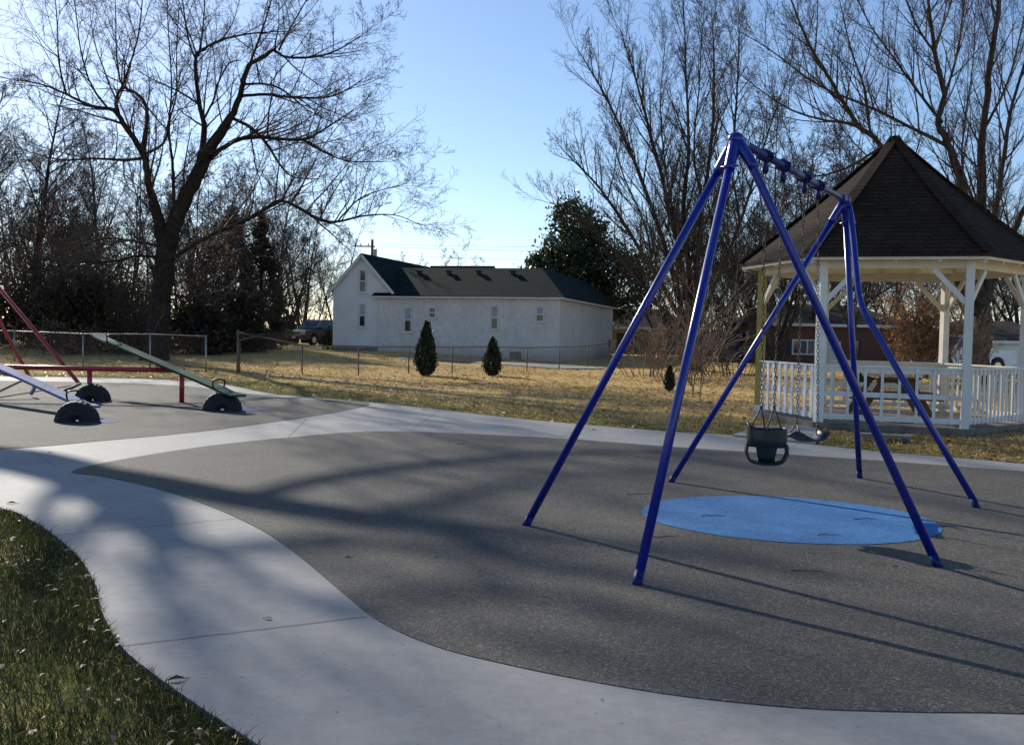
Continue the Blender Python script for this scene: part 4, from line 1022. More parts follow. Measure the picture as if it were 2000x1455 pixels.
# full bucket swing
cB = (hang[0]+hang[1])/2
def at_depth_y(px, py, Y): return dp(px, py, Y)
Yb = cB[1]
top = dp(1498, 838, Yb); zt = top[2]; zb = dp(1498, 905, Yb)[2]; bx = top[0]
bucket = thing('bucket_swing', 'dark full bucket toddler swing seat hanging on two chains from the blue frame', 'swing', (bx, Yb, zb))
rz = math.atan2(bd[1], bd[0])
def BL(x, y, z):      # local: x across (beam direction turned to face the camera), y depth
    a = R(-14); return np.array([bx+x*math.cos(a)-y*math.sin(a), Yb+x*math.sin(a)+y*math.cos(a), z])
mb = MB(); n = 28; Hh = zt-zb; zr = zb+Hh*.50
vs = []; rings = []
for ri in range(2):
    for k in range(n):
        a = 2*PI*k/n; cx_, sy_ = math.cos(a), math.sin(a)
        rx = .165-(.012 if ri else 0); ry = .125-(.012 if ri else 0)
        ex = math.copysign(abs(cx_)**.7, cx_)*rx; ey = math.copysign(abs(sy_)**.7, sy_)*ry
        up_ = zt + (.055*max(0, (-cx_-.55)/.45) + .012*max(0, cx_))  # the left wing stands up
        for z in (zr, zr+Hh*.2, up_-.01, up_): vs.append(BL(ex*(1.0 if z > zr else .97), ey, z))
for ri in range(2):
    for k in range(n):
        for j in range(3):
            a0 = (ri*n+k)*4+j; a1 = (ri*n+(k+1) % n)*4+j
            rings.append((a0, a1, a1+1, a0+1) if ri == 0 else (a0, a0+1, a1+1, a1))
for k in range(n):
    for j in (0, 3):
        a0 = k*4+j; a1 = ((k+1) % n)*4+j; rings.append((a0, a1, a1+n*4, a0+n*4) if j == 3 else (a1, a0, a0+n*4, a1+n*4))
mb.add(vs, rings)
# crotch panel: front plate, curved bottom, back plate
prof = [(-.122, zr+.02, .088), (-.118, zr-.02, .082), (-.108, zb+Hh*.22, .070), (-.085, zb+.03, .068), (-.03, zb+.004, .070), (.03, zb+.004, .07), (.085, zb+.03, .068), (.108, zb+Hh*.22, .070), (.122, zr+.02, .088)]
vs = []
for y, z, hw in prof: vs += [BL(-hw, y, z), BL(hw, y, z), BL(hw, y*.9, z+.012), BL(-hw, y*.9, z+.012)]
fs = []
for i in range(len(prof)-1):
    for k in range(4): fs.append((i*4+k, i*4+(k+1) % 4, i*4+4+(k+1) % 4, i*4+4+k))
mb.add(vs, fs)
bk = mb.build('seat', M['seat_black'], bucket, True)
# side leg loops
for s_ in (-1, 1):
    pts = [BL(s_*.158, -.03, zr+.02), BL(s_*.162, -.05, zr-.04), BL(s_*.152, -.07, zb+Hh*.24), BL(s_*.125, -.085, zb+Hh*.1), BL(s_*.06, -.09, zb+.012), BL(s_*.0, -.09, zb+.010)]
    pts = cr(pts, 4, False); mb = MB()
    for i in range(len(pts)-1): mb.beam(pts[i], pts[i+1], .02, .05, up=(0, 1, .2))
    mb.build('leg_loop', M['seat_black'], bucket)
mb = MB(); mb.prism([BL(-.11, -.132, zt-.003), BL(-.025, -.134, zt-.003), BL(-.022, -.134, zt-.05), BL(-.045, -.134, zt-.075), BL(-.09, -.133, zt-.075), BL(-.113, -.132, zt-.05)], BL(0, -.006, 0)-BL(0, 0, 0)); mb.build('wear_patch', M['tag'], bucket)
for q, px, off in ((hang[0], 1487, -1), (hang[1], 1512, 1)):
    yq = Yb+(q[1]-cB[1])*.35
    e = dp(px, 795, yq); ch = chain(q+[0, 0, -.135], e, bucket)
    mb = MB()
    for xx, yy in ((-.062, -.09), (.058, .08)):
        tgt = BL((-.075 if off < 0 else .06)+xx, yy, zt+.0); mb.tube([e, tgt], .0065, 6)
    mb.sphere(e, .014, 8, 5); mb.build('triangle_hanger', M['chain'], bucket, True)
# belt swing
cS = (hang[2]+hang[3])/2
eL = dp(1556, 826, cS[1]-.18); eR = dp(1597, 831, cS[1]+.10)
belt = thing('belt_swing', 'limp dark belt swing seat hanging on two chains right of the bucket seat', 'swing', ((eL[0]+eR[0])/2, (eL[1]+eR[1])/2, eR[2]-.14))
for q, e in ((hang[2], eL), (hang[3], eR)): chain(q+[0, 0, -.135], e, belt)
bl = [dp(1545, 846, cS[1]-.28), dp(1556, 849, cS[1]-.22), dp(1570, 856, cS[1]-.12), dp(1584, 860, cS[1]-.02), dp(1596, 858, cS[1]+.06), dp(1604, 850, cS[1]+.12), dp(1608, 842, cS[1]+.15)]
pts = cr(bl, 4, False); mb = MB(); vs = []; K = len(pts)
dirb = np.array([.62, -.76, 0])       # across the belt
for i, p in enumerate(pts):
    t = i/(K-1); tw = dirb*math.cos(.25-.9*(t-.5))+np.array([0, 0, 1.])*math.sin(.25-.9*(t-.5))*.55
    hw = .075; vs += [p-tw*hw, p+tw*hw, p+tw*hw+[0, 0, -.012], p-tw*hw+[0, 0, -.012]]
fs = [(0, 1, 2, 3)]+[((K-1)*4+3, (K-1)*4+2, (K-1)*4+1, (K-1)*4)]
for i in range(K-1):
    for k in range(4): fs.append((i*4+k, i*4+4+k, i*4+4+(k+1) % 4, i*4+(k+1) % 4))
mb.add(vs, fs); mb.build('seat', M['belt'], belt, True)
for e, i in ((eL, 3), (eR, K-5)):
    mb = MB(); t = i/(K-1); tw = dirb*.06; p = pts[i]
    mb.tube([p-tw, e+[0, 0, -.008]], .007, 6); mb.tube([p+tw, e+[0, 0, -.008]], .007, 6); mb.tube([p-tw, p+tw], .007, 6); mb.sphere(e, .014, 8, 5)
    mb.build('triangle_hanger', M['chain'], belt, True)

# ------------------------------------------------------------------ gazebo
FR = gp(1883, 849)
def solve_gaz(t):
    e = np.array([math.cos(t), -math.sin(t), 0]); n = np.array([math.sin(t), math.cos(t), 0])
    a, b = .5, 5.
    for _ in range(50):
        s_ = (a+b)/2
        if proj(FR-e*s_)[0] > 1597: a = s_
        else: b = s_
    c = FR-e*s_/2+n*.866*s_
    return e, n, s_, c
best = min((abs(proj(solve_gaz(R(a))[3]+[0, 0, 4.8])[0]-1745), a) for a in np.arange(0, 42, .25))
ge, gn, gs, gc = solve_gaz(R(best[1]))
def GP(r, k, z, off=0):       # k: 0 FL,1 FR,2 R,3 BR,4 BL,5 L
    x, y = [(-.5, -.866), (.5, -.866), (1, 0), (.5, .866), (-.5, .866), (-1, 0)][k % 6]
    p = gc+ge*x*r+gn*y*r; return np.array([p[0], p[1], z])
RE = gs+.44
ze = hit(1740, 500, GP(RE, 0, 0)*.5+GP(RE, 1, 0)*.5, gn)[2]
ze += .05; ds = np.linalg.norm(gc[:2]); zp = dp(1745, 268, gc[1])[2]
print('gazebo rot', best, 'side', gs, 'centre', gc, 'eave', ze, 'peak', zp, [tuple(round(v) for v in proj(GP(RE, k, ze))) for k in range(6)])
gz_ = thing('gazebo', 'white hexagonal wooden gazebo with steep brown shingle roof beside the playground', 'gazebo', (gc[0], gc[1], 0))
fl_z = .10
mb = MB(); rf_ = gs+.16
mb.prism([GP(rf_, k, -.1) for k in range(6)], (0, 0, fl_z+.1)); mb.build('floor_slab', M['dark_slab'], gz_)
# roof facets with a slight sag, thickness
mb = MB(); vs = []; fs = []
apex = np.array([gc[0], gc[1], zp]); th = .06
for k in range(6):
    A = GP(RE, k, ze); B = GP(RE, k+1, ze); L_ = 10; row0 = None; o = len(vs)
    for i in range(L_+1):
        t = i/L_; z_s = -.07*math.sin(PI*t)
        for j in range(7):
            u = j/6; p = (A*(1-u)+B*u)*(1-t)+apex*t+[0, 0, z_s]; vs.append(p)
    for i in range(L_):
        for j in range(6): fs.append((o+i*7+j, o+i*7+j+1, o+i*7+j+8, o+i*7+j+7))
    # drip edge
    o2 = len(vs); vs += [A, B, B-[0, 0, th], A-[0, 0, th]]; fs.append((o2+3, o2+2, o2+1, o2))
mb.add(vs, fs); roof = mb.build('roof', M['shingle_brown'], gz_)
mb = MB()
for k in range(6):
    A = GP(RE+.01, k, ze+.012)
    P = [A*(1-t)+apex*t+[0, 0, -.07*math.sin(PI*t)+.012] for t in np.linspace(0, 1, 9)]
    for i in range(8): mb.beam(P[i], P[i+1], .20, .022)
mb.build('ridge_cap', M['shingle_brown'], roof)
# ceiling boards, fascia, rafters, ring beam
mb = MB()
for k in range(6): mb.add([GP(RE-.02, k, ze-th), GP(RE-.02, k+1, ze-th), apex-[0, 0, .2]], [(0, 2, 1)])
mb.build('ceiling', M['cream_wood'], gz_)
mb = MB()
for k in range(6): mb.beam(GP(RE-.045, k, ze-.085), GP(RE-.045, k+1, ze-.085), .022, .04)
mb.build('fascia', M['cream_wood'], gz_)
for k in range(6):
    mb = MB(); mb.beam(GP(gs+.0, k, ze-.03-.12), GP(gs+.0, k+1, ze-.03-.12), .045, .16); mb.build('ring_beam', M['cream_wood'], gz_)
    mb = MB(); A = GP(RE-.06, k, ze-.13); mb.beam(A, A*.12+(apex-[0, 0, .27])*.88, .04, .10); mb.build('rafter', M['cream_wood'], gz_)
    for u in (.25, .5, .75):
        A = GP(RE-.06, k, ze-.12)*(1-u)+GP(RE-.06, k+1, ze-.12)*u; mb = MB(); mb.beam(A, A*.35+(apex-[0, 0, .26])*.65, .04, .09); mb.build('rafter', M['cream_wood'], gz_)
names = ['white_wood', 'white_wood', 'white_wood', 'cream_wood', 'cream_wood', 'yellow_wood']
ga = math.atan2(ge[1], ge[0])
for k in range(6):
    z0 = -.02 if k == 1 else fl_z
    mb = MB(); A = GP(gs, k, 0); mb.box((A[0], A[1], (z0+ze-.07)/2), (.13, .13, ze-.07-z0), rz=ga+k*PI/3+R(30), bev=.006)
    po = mb.build('post', M[names[k]], gz_)
    for k2 in (k-1, k+1):
        d = GP(gs, k2, 0)-A; d /= np.linalg.norm(d); mb = MB()
        mb.beam(A+d*.05+[0, 0, ze-.80], A+d*.56+[0, 0, ze-.24], .045, .085); mb.build('brace', M['white_wood' if k in (0, 1, 2) else 'cream_wood'], po)
    if k == 5:
        mb = MB(); mb.box((A[0], A[1], .16), (.138, .138, .12), rz=ga+k*PI/3+R(30)); mb.build('post_foot', M['white_wood'], po)
zr_ = hit(1740, 716, GP(gs, 0, 0), gn)[2]
def railing(k, style):
    A = GP(gs, k, 0); B = GP(gs, k+1, 0); d = B-A; L = np.linalg.norm(d); d /= L; A = A+d*.07; B = B-d*.07; L -= .14
    nrm = np.array([d[1], -d[0], 0]); mt = M['white_wood'] if k in (0, 1, 5) else M['cream_wood']
    mb = MB(); up = np.array([0, 0, 1.])
    mb.beam(A+up*(zr_-.012), B+up*(zr_-.012), .095, .028)
    mb.beam(A+up*(zr_-.026-.045), B+up*(zr_-.026-.045), .03, .09)
    zb_ = fl_z+.07
    mb.beam(A+up*(zb_+.04), B+up*(zb_+.04), .032, .09)
    if style in ('wide', 'front'): mb.beam(A+up*((zr_+zb_)/2-.03), B+up*((zr_+zb_)/2-.03), .03, .085)
    ro = mb.build('railing', mt, gz_)
    n, wd = {'wide': (9, .085), 'front': (8, .045), 'slim': (14, .038)}[style]
    for i in range(n):
        t = (i+.5)/n; p = A+d*L*t+nrm*.03
        mb = MB(); mb.box(p+up*((zr_-.03+zb_-.01)/2), (wd, .026, zr_-.03-zb_+.01), rz=math.atan2(d[1], d[0])); mb.build('picket', mt, ro)
railing(0, 'front'); railing(5, 'wide'); railing(1, 'slim'); railing(2, 'slim'); railing(3, 'wide')
# plank step on the grass in front
stp = gp(1690, 860); stq = gp(1786, 864)
mb = MB(); mb.beam(stp+[0, .2, .07], stq+[0, .1, .07], .26, .05, bev=.006); 
for t in (.12, .88): q = stp*(1-t)+stq*t+[0, .15, 0]; mb.box((q[0], q[1], .02), (.1, .2, .06), rz=ga)
tag(mb.build('plank_step', M['grey_wood']), 'low grey weathered plank step on the grass before the gazebo', 'step')
# picnic table inside
pt = thing('picnic_table', 'brown wooden picnic table standing inside the gazebo', 'table', (gc[0], gc[1], fl_z))
tb = gc+ge*.08; def_r = R(8)
te = np.array([math.cos(ga+def_r), math.sin(ga+def_r), 0]); tn = np.array([-te[1], te[0], 0])
mb = MB()
for i in range(5): mb.box(tb+te*(i-2)*.15+[0, 0, fl_z+.76], (.14, 1.75, .04), rz=ga+def_r, bev=.005)
mb.build('tabletop', M['brown_wood'], pt)
for s_ in (-1, 1):
    mb = MB()
    for j in (-.5, .5): mb.box(tb+te*(s_*.68+j*.15)+[0, 0, fl_z+.44], (.14, 1.75, .04), rz=ga+def_r, bev=.005)
    mb.build('bench', M['brown_wood'], pt)
for s_ in (-1, 1):
    c = tb+tn*s_*.6
    mb = MB(); mb.beam(c+te*-.82+[0, 0, fl_z+.40], c+te*.82+[0, 0, fl_z+.40], .04, .10); mb.beam(c+te*-.36+[0, 0, fl_z+.71], c+te*.36+[0, 0, fl_z+.71], .04, .09); mb.build('crossbar', M['brown_wood'], pt)
    for x in (-1, 1):
        mb = MB(); mb.beam(c+tn*.045+te*x*.66+[0, 0, fl_z], c+tn*.045+te*x*.22+[0, 0, fl_z+.74], .042, .11, up=tuple(te)); mb.build('leg', M['brown_wood'], pt)

# ------------------------------------------------------------------ seesaws and red frame on the left
post2 = gp(355, 786); post1 = gp(175, 792); zbm = .62
ybeam = post2[1]
p1 = dp(175, 722, ybeam); p2 = dp(362, 722, ybeam); p0 = dp(-130, 721, ybeam); zbm = (p1[2]+p2[2])/2
post1 = np.array([p1[0], ybeam, 0.])
sf = thing('seesaw_stand', 'red pipe seesaw frame with a long horizontal beam on short posts', 'seesaw', ((p1[0]+p2[0])/2, ybeam, 0))
MB().tube([(p0[0], ybeam, zbm), (p2[0], ybeam, zbm)], .048, 12).build('beam', M['red_paint'], sf, True)
for q in (p1[0], post2[0], p0[0]+.3): MB().tube([(q, ybeam, zbm), (q, ybeam, -.02)], .05, 12).build('post', M['red_paint'], sf, True)
def seesaw(label, low, lowdir, L, mt, piv, endmat=None):
    """low: low end point, piv: pivot point; plank runs through both"""
    d = (piv-low); d /= np.linalg.norm(d); hi = low+d*L; wd = .26
    root = thing('seesaw', label, 'seesaw', (piv[0], piv[1], 0), 'seesaw planks on the red frame'); up = (0, 0, 1)
    xs_ = np.cross(d, [0, 0, 1.]); xs_ /= np.linalg.norm(xs_)
    zz = np.cross(xs_, d)
    a = low+d*.62; b = hi-d*.62
    MB().beam(a, b, wd, .05, bev=.008).build('plank', mt, root)
    # upturned flat seats at both ends
    for e, s_, m2 in ((low, 1, mt), (hi, -1, endmat or mt)):
        mb = MB(); q = e+d*s_*.60; tip = e-d*s_*.02+[0, 0, .02]; mid = e+d*s_*.34+[0, 0, -.01]
        mb.beam(q+d*s_*.10-zz*.002, mid, wd+.01, .045, bev=.006); mb.beam(mid, tip, wd+.04, .04, bev=.006); mb.build('seat', m2, root)
        h = e+d*s_*.72; mb = MB(); w2 = .11
        mb.tube(cr([h-xs_*w2+zz*.02, h-xs_*w2+zz*.15, h+xs_*w2+zz*.15, h+xs_*w2+zz*.02], 5, False), .016, 7); mb.build('handle', M['dark_metal'], root, True)
    mb = MB(); mb.box(piv-zz*.05, (.2, .16, .09), rz=math.atan2(d[1], d[0]), bev=.01); mb.build('pivot_bracket', M['red_paint'], root)
pivg = np.array([dp(316, 716, ybeam)[0], ybeam, zbm+.13])
lowg = dp(466, 775, ybeam-2.0)
dg = np.linalg.norm(pivg-lowg)
seesaw('green seesaw plank tilted down to the right onto a tire', lowg, None, dg*2.02, M['green_paint'], pivg, M['plank_grey'])
pivb = np.array([dp(-20, 690, ybeam)[0]-.1, ybeam, zbm+.13]); lowb = dp(178, 797, ybeam-3.6)
seesaw('faded blue seesaw plank running out of the picture at the left edge', lowb, None, np.linalg.norm(pivb-lowb)*1.9, M['blue_plank'], pivb)
def tire(label, px, py, wpx, rz):
    p = gp(px, py); Rr = wpx*p[1]/F/2; tr = Rr*.45; root_r = Rr-tr
    mb = MB(); n, m_ = 30, 10; vs = []; fs = []
    ax = np.array([math.cos(rz), math.sin(rz), 0])
    for i in range(n+1):
        a = PI*(i/n)*1.12-PI*.06; er = ax*math.cos(a)+np.array([0, 0, 1.])*math.sin(a); nn = np.array([-ax[1], ax[0], 0])
        for j in range(m_):
            b = 2*PI*j/m_; sq = lambda v: math.copysign(abs(v)**.75, v)
            tread = 1.0+(.05 if (i % 2 and math.cos(b) > .4) else 0)
            vs.append(p+er*(root_r+tr*sq(math.cos(b))*tread)+nn*tr*1.05*sq(math.sin(b)))
    for i in range(n):
        for j in range(m_): fs.append((i*m_+j, i*m_+(j+1) % m_, (i+1)*m_+(j+1) % m_, (i+1)*m_+j))
    mb.add(vs, fs); o = mb.build('half_buried_tire', M['tire']); 
    return tag(o, label, 'tire', 'half buried tires under the seesaws')
tire('half-buried black tire under the low end of the blue plank', 151, 824, 84, .15)
tire('half-buried black tire under the low end of the green plank', 434, 802, 76, .2)
tire('half-buried black tire behind the short red post of the beam', 181, 783, 68, .1)
# grey curved pipe behind the blue plank
mb = MB(); Yq = ybeam+.6
mb.tube(cr([dp(-40, 716, Yq), dp(30, 735, Yq), dp(62, 744, Yq), dp(67, 756, Yq), dp(60, 770, Yq)], 6, False), .04, 10)
tag(mb.build('curved_pipe', M['galv'], None, True), 'curved grey metal pipe end behind the blue seesaw plank', 'pipe')
# red swing frame mostly outside the picture
rfoot = [gp(156, 751), gp(58, 737)]
ap_ = dp(-92, 455, (rfoot[0][1]+rfoot[1][1])/2-.4)
rs = thing('swing_frame', 'red steel swing frame whose two legs slant in at the left edge', 'swing frame', (ap_[0], ap_[1], 0))
for f in rfoot: 
    MB().tube([ap_, f*.98+ap_*.02, f+[0, 0, -.02]], .05, 12).build('leg', M['red_paint'], rs, True)
f3 = np.array([ap_[0]-.6, ap_[1]-3.2, 0]); MB().tube([ap_, f3], .05, 12).build('leg', M['red_paint'], rs, True)
MB().tube([ap_, ap_+np.array([-3.6, .8, 0])], .05, 12).build('top_beam', M['red_paint'], rs, True)
MB().sphere(ap_, .11, 12, 8).build('end_fitting', M['red_paint'], rs, True)
MB().tube([rfoot[0]+[0, 0, .03], gp(126, 766)+[0, 0, .03]], .03, 8).build('ground_bar', M['dark_metal'], rs, True)

# ------------------------------------------------------------------ chain link fences
def fence(name_label, posts, heights, group, post_r=.03, mesh=True, mt='fence_metal', prm=None):
    base = posts[0]; root = thing('chain_link_fence', name_label, 'fence', (base[0], base[1], base[2]), group)
    tops = [np.array([p[0], p[1], p[2]+h]) for p, h in zip(posts, heights)]
    for i, (p, t) in enumerate(zip(posts, tops)):
        r_ = post_r*(1.7 if prm and i in prm else 1); MB().tube([p-[0, 0, .1], t+[0, 0, .03 if not (prm and i in prm) else .10]], r_, 8).build('post', M['rust_post' if (mt != 'fence_metal' or (prm and i in prm)) else 'fence_metal'], root, True)
    MB().tube(tops, .021, 7).build('top_rail', M[mt], root, True)
    ln = []
    for a, b, ta, tb_ in zip(posts[:-1], posts[1:], tops[:-1], tops[1:]):
        L = np.linalg.norm(b-a); hgt = (ta[2]-a[2]); n = int(L/.075); k = hgt/L
        for i in range(-int(n*k)-1, n+1):
            for s_ in (1, -1):
                u0, u1 = i/n, i/n+k; z0, z1 = 0., 1.
                if u0 < 0: z0 = -u0/k; u0 = 0
                if u1 > 1: z1 = 1-(u1-1)/k; u1 = 1
                if u1 <= u0: continue
                if s_ < 0: u0, u1 = 1-u0, 1-u1
                q0 = a+(b-a)*u0; q1 = a+(b-a)*u1
                ln.append(([tuple(q0*(1-z0)+(q0+[0, 0, hgt])*z0), tuple(q1*(1-z1)+(q1+[0, 0, hgt])*z1)], [.0014, .0014], 3))
    if mesh and ln:
        V, Fq = tubes_np(ln); link('wire_mesh', np_mesh('wire_mesh', V, Fq, M['rust_post'], root), root)
    return root
def gpt(px, py, Y=None):
    p = gp(px, py) if Y is None else dp(px, py, Y); return np.array([p[0], p[1], gz(p[0], p[1])+lawn_z])
fl_px = [(-150, 700), (28, 705), (162, 714), (293, 720), (402, 727)]
P = [gpt(*p) for p in fl_px]
fence('tall chain link fence with pale top rail running behind the seesaws', P, [1.22]*5, 'chain link fences')
fr_px = [(464, 728), (590, 729.5), (700, 730), (798, 729.5), (883, 728), (957, 727), (1029, 723), (1092, 719.5), (1148, 716), (1190, 712)]
P = [gpt(*p) for p in fr_px]
fence('low chain link fence with thin posts running in front of the house', P, [1.38]+[.98]*8+[1.1], 'chain link fences', .024, True, 'rust_post', (0,))
P = [gpt(468, 728), gpt(525, 691, 54), gpt(560, 693, 57)]
fence('short chain link fence running back toward the dark truck', P, [1.12, .95, .95], 'chain link fences', .022, False, 'rust_post')

# ------------------------------------------------------------------ the pale house
hr = R(15); HU = np.array([-math.cos(hr), math.sin(hr), 0]); HV = np.array([math.sin(hr), math.cos(hr), 0])
HC = dp(1092, 700, 52); HC[2] = 0
def HP(u, v, z): return np.array([HC[0]+HU[0]*u+HV[0]*v, HC[1]+HU[1]*u+HV[1]*v, z])
def wall_uz(px, py, v=0): q = hit(px, py, HP(0, v, 0), HV); return ((q-HC)@HU, q[2])
zE = wall_uz(1092, 579)[1]
Lw = wall_uz(738, 640)[0]
def side_v(px): q = hit(px, 640, HP(0, 0, 0), HU); return (q-HC)@HV
Mw = side_v(1196)
zR = hit(1000, 524, HP(0, 4, 0), HV)[2]
ul, zel = wall_uz(651, 563, .12); ug, zg = wall_uz(708, 497, .12); ur = 2*ug-ul
print('house', zE, zR, Lw, Mw, ul, ug, zel, zg)
hs = thing('house', 'pale stucco and white clapboard house with dark shingle roof beyond the fence', 'house', tuple(HP(Lw/2, 3, 0)))
mb = MB()
mb.add([HP(0, 0, -.3), HP(Lw, 0, -.3), HP(Lw, 0, zE), HP(0, 0, zE)], [(0, 1, 2, 3)])
mb.add([HP(0, 0, -.3), HP(0, Mw, -.3), HP(0, Mw, zE), HP(0, 0, zE)], [(3, 2, 1, 0)])
mb.add([HP(Lw, 0, -.3), HP(Lw, 8, -.3), HP(Lw, 8, zE), HP(Lw, 0, zE)], [(0, 1, 2, 3)])
mb.add([HP(0, Mw, -.3), HP(Lw, Mw, -.3), HP(Lw, Mw, zE), HP(0, Mw, zE)], [(0, 3, 2, 1)])
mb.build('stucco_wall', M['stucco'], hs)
o_ = .28
mb = MB(); t_ = .07
def roof_plane(P):
    nrm = np.cross(P[1]-P[0], P[2]-P[0]); nrm /= np.linalg.norm(nrm)
    if nrm[2] < 0: P = P[::-1]; nrm = -nrm
    mb.prism(P, -nrm*t_)
zo = zE-.05
roof_plane([HP(-o_, -o_, zo), HP(Lw+o_, -o_, zo), HP(Lw+o_, 4, zR), HP(2.0, 4, zR)])
roof_plane([HP(Lw+o_, 4, zR), HP(Lw+o_, 8+o_, zo), HP(2.0, 8+o_, zo), HP(2.0, 4, zR)])
roof_plane([HP(-o_, -o_, zo), HP(2.0, 4, zR), HP(2.0, Mw+o_, zR), HP(-o_, Mw+o_, zo)])
roof_plane([HP(2.0, 4, zR), HP(4.3, 8, zo), HP(4.3, Mw+o_, zo), HP(2.0, Mw+o_, zR)])
wr = mb.build('wing_roof', M['shingle_dark'], hs)
mb = MB()
for i, (px, py) in enumerate(((819, 533.5), (877, 533.5), (935, 533.5), (1002, 534))):
    nrm = np.cross(HP(1, 0, 0)-HP(0, 0, 0), HP(0, 4+o_, zR)-HP(0, 0, zo)); nrm /= np.linalg.norm(nrm)
    q = hit(px, py+2, HP(0, -o_, zo), nrm)
    mb = MB(); mb.box(q+[0, 0, .17], (.34, .34, .07), rz=-hr, bev=.02); mb.box(q+[0, 0, .05], (.2, .2, .2), rz=-hr); mb.build('roof_vent', M['dark_metal'], wr)
mb = MB(); mb.beam(HP(-o_-.01, -o_-.02, zo-.06), HP(Lw+o_, -o_-.02, zo-.09), .03, .09); mb.beam(HP(-o_-.02, -o_+.03, zo-.09), HP(-o_-.02, Mw+o_, zo-.09), .03, .09); mb.build('eave_board', M['stucco'], hs)
# gabled clapboard part
vg = .12; dep = 14.
mb = MB(); zf = .62
mb.add([HP(ur, vg, zf), HP(ul, vg, zf), HP(ul, vg, zel), HP(ug, vg, zg), HP(ur, vg, zel)], [(0, 1, 2, 3, 4)])
mb.add([HP(ul, vg, zf), HP(ul, vg+dep, zf), HP(ul, vg+dep, zel), HP(ul, vg, zel)], [(0, 1, 2, 3)])
mb.add([HP(ur, vg, zf), HP(ur, vg+dep, zf), HP(ur, vg+dep, zel), HP(ur, vg, zel)], [(3, 2, 1, 0)])
mb.add([HP(ur, vg+dep, zf), HP(ul, vg+dep, zf), HP(ul, vg+dep, zel), HP(ug, vg+dep, zg), HP(ur, vg+dep, zel)], [(4, 3, 2, 1, 0)])
mb.build('clapboard_wall', M['clapboard'], hs)
mb = MB(); mb.prism([HP(ur, vg+.03, -.3), HP(ul-.02, vg+.03, -.3), HP(ul-.02, dep, -.3), HP(ur, dep, -.3)], (0, 0, zf+.3)); mb.build('foundation', M['foundation'], hs)
mb = MB()
k = (zg-zel)/(ul-ug); ov = .22
roof_plane([HP(ug, vg-.2, zg+.06), HP(ul+ov, vg-.2, zel-k*ov+.06), HP(ul+ov, vg+dep+.2, zel-k*ov+.06), HP(ug, vg+dep+.2, zg+.06)])
roof_plane([HP(ug, vg-.2, zg+.06), HP(ur-ov, vg-.2, zel-k*ov+.06), HP(ur-ov, vg+dep+.2, zel-k*ov+.06), HP(ug, vg+dep+.2, zg+.06)])
# rear cross ridge
zc = hit(930, 519.5, HP(0, 12, 0), HV)[2]; uc0, uc1 = ug+.2, ((hit(966, 520, HP(0, 12, 0), HV)-HC)@HU)
roof_plane([HP(uc0, 12, zc), HP(uc1, 12, zc), HP(uc1, 8.2, zo), HP(uc0, 8.2, zo)])
roof_plane([HP(uc0, 12, zc), HP(uc1, 12, zc), HP(uc1, 15.8, zo), HP(uc0, 15.8, zo)])
mb.build('gable_roof', M['shingle_dark'], hs)
mb = MB(); mb.add([HP(uc1-.01, 8.4, zo), HP(uc1-.01, 15.6, zo), HP(uc1-.01, 12, zc-.1)], [(0, 1, 2)]); mb.build('rear_gable_wall', M['clapboard'], hs)
mb = MB()
for s_, ue in ((1, ul+ov), (-1, ur-ov)):
    mb.beam(HP(ug, vg-.215, zg-.06), HP(ue, vg-.215, zel-k*ov-.06), .03, .16)
mb.build('rake_board', M['trim'], hs)
def window(x0, x1, y0, y1, v, upper='blind', lintel=False, parent=hs):
    u1, z1 = wall_uz(x0, y0, v); u0, z0 = wall_uz(x1, y1, v); vv = v-.02
    mb = MB(); f = .07
    for a, b in (((u0, z0), (u1, z0)), ((u0, z1), (u1, z1)), ((u0, (z0+z1)/2), (u1, (z0+z1)/2))):
        mb.beam(HP(a[0]-.02, vv-.02, a[1]), HP(b[0]+.02, vv-.02, b[1]), .06, f)
    for u in (u0, u1): mb.beam(HP(u, vv-.023, z0-.03), HP(u, vv-.023, z1+.03), .06, f, up=tuple(HU))
    mb.beam(HP(u0-.12, vv-.04, z0-.06), HP(u1+.12, vv-.04, z0-.06), .12, .06)
    if lintel: mb.beam(HP(u0-.25, vv-.01, z1+.28), HP(u1+.25, vv-.01, z1+.28), .05, .05)
    w_ = mb.build('window', M['trim'], parent)
    zm = (z0+z1)/2
    for a, b, m_ in ((z0, zm, 'glass'), (zm, z1, upper)):
        mb = MB(); mb.add([HP(u0, vv, a), HP(u1, vv, a), HP(u1, vv, b), HP(u0, vv, b)], [(0, 1, 2, 3)]); mb.build('pane', M[m_], w_)
window(703.5, 715, 528, 571, vg, 'glass'); window(702.5, 714, 594, 638, vg, 'blind')
window(791, 804, 602, 648, 0, 'blind', True); window(839, 851, 601, 621, 0, 'glass', True); window(960, 972.5, 598, 643, 0, 'blind'); window(1048, 1062, 600, 628, 0, 'blind')
u_, z_ = wall_uz(1189, 690); 
mb = MB(); q = HP(-.04, side_v(1190), 0); mb.box(q+[0, 0, .95], (.2, .3, .45), rz=-hr, bev=.02); mb.build('meter_box', M['dark_metal'], hs)
u_, z_ = wall_uz(1008, 692); mb = MB(); mb.beam(HP(u_-.3, -.02, .3), HP(u_+.35, -.02, .3), .04, .4); mb.build('crawl_vent', M['grey_wood'], hs)

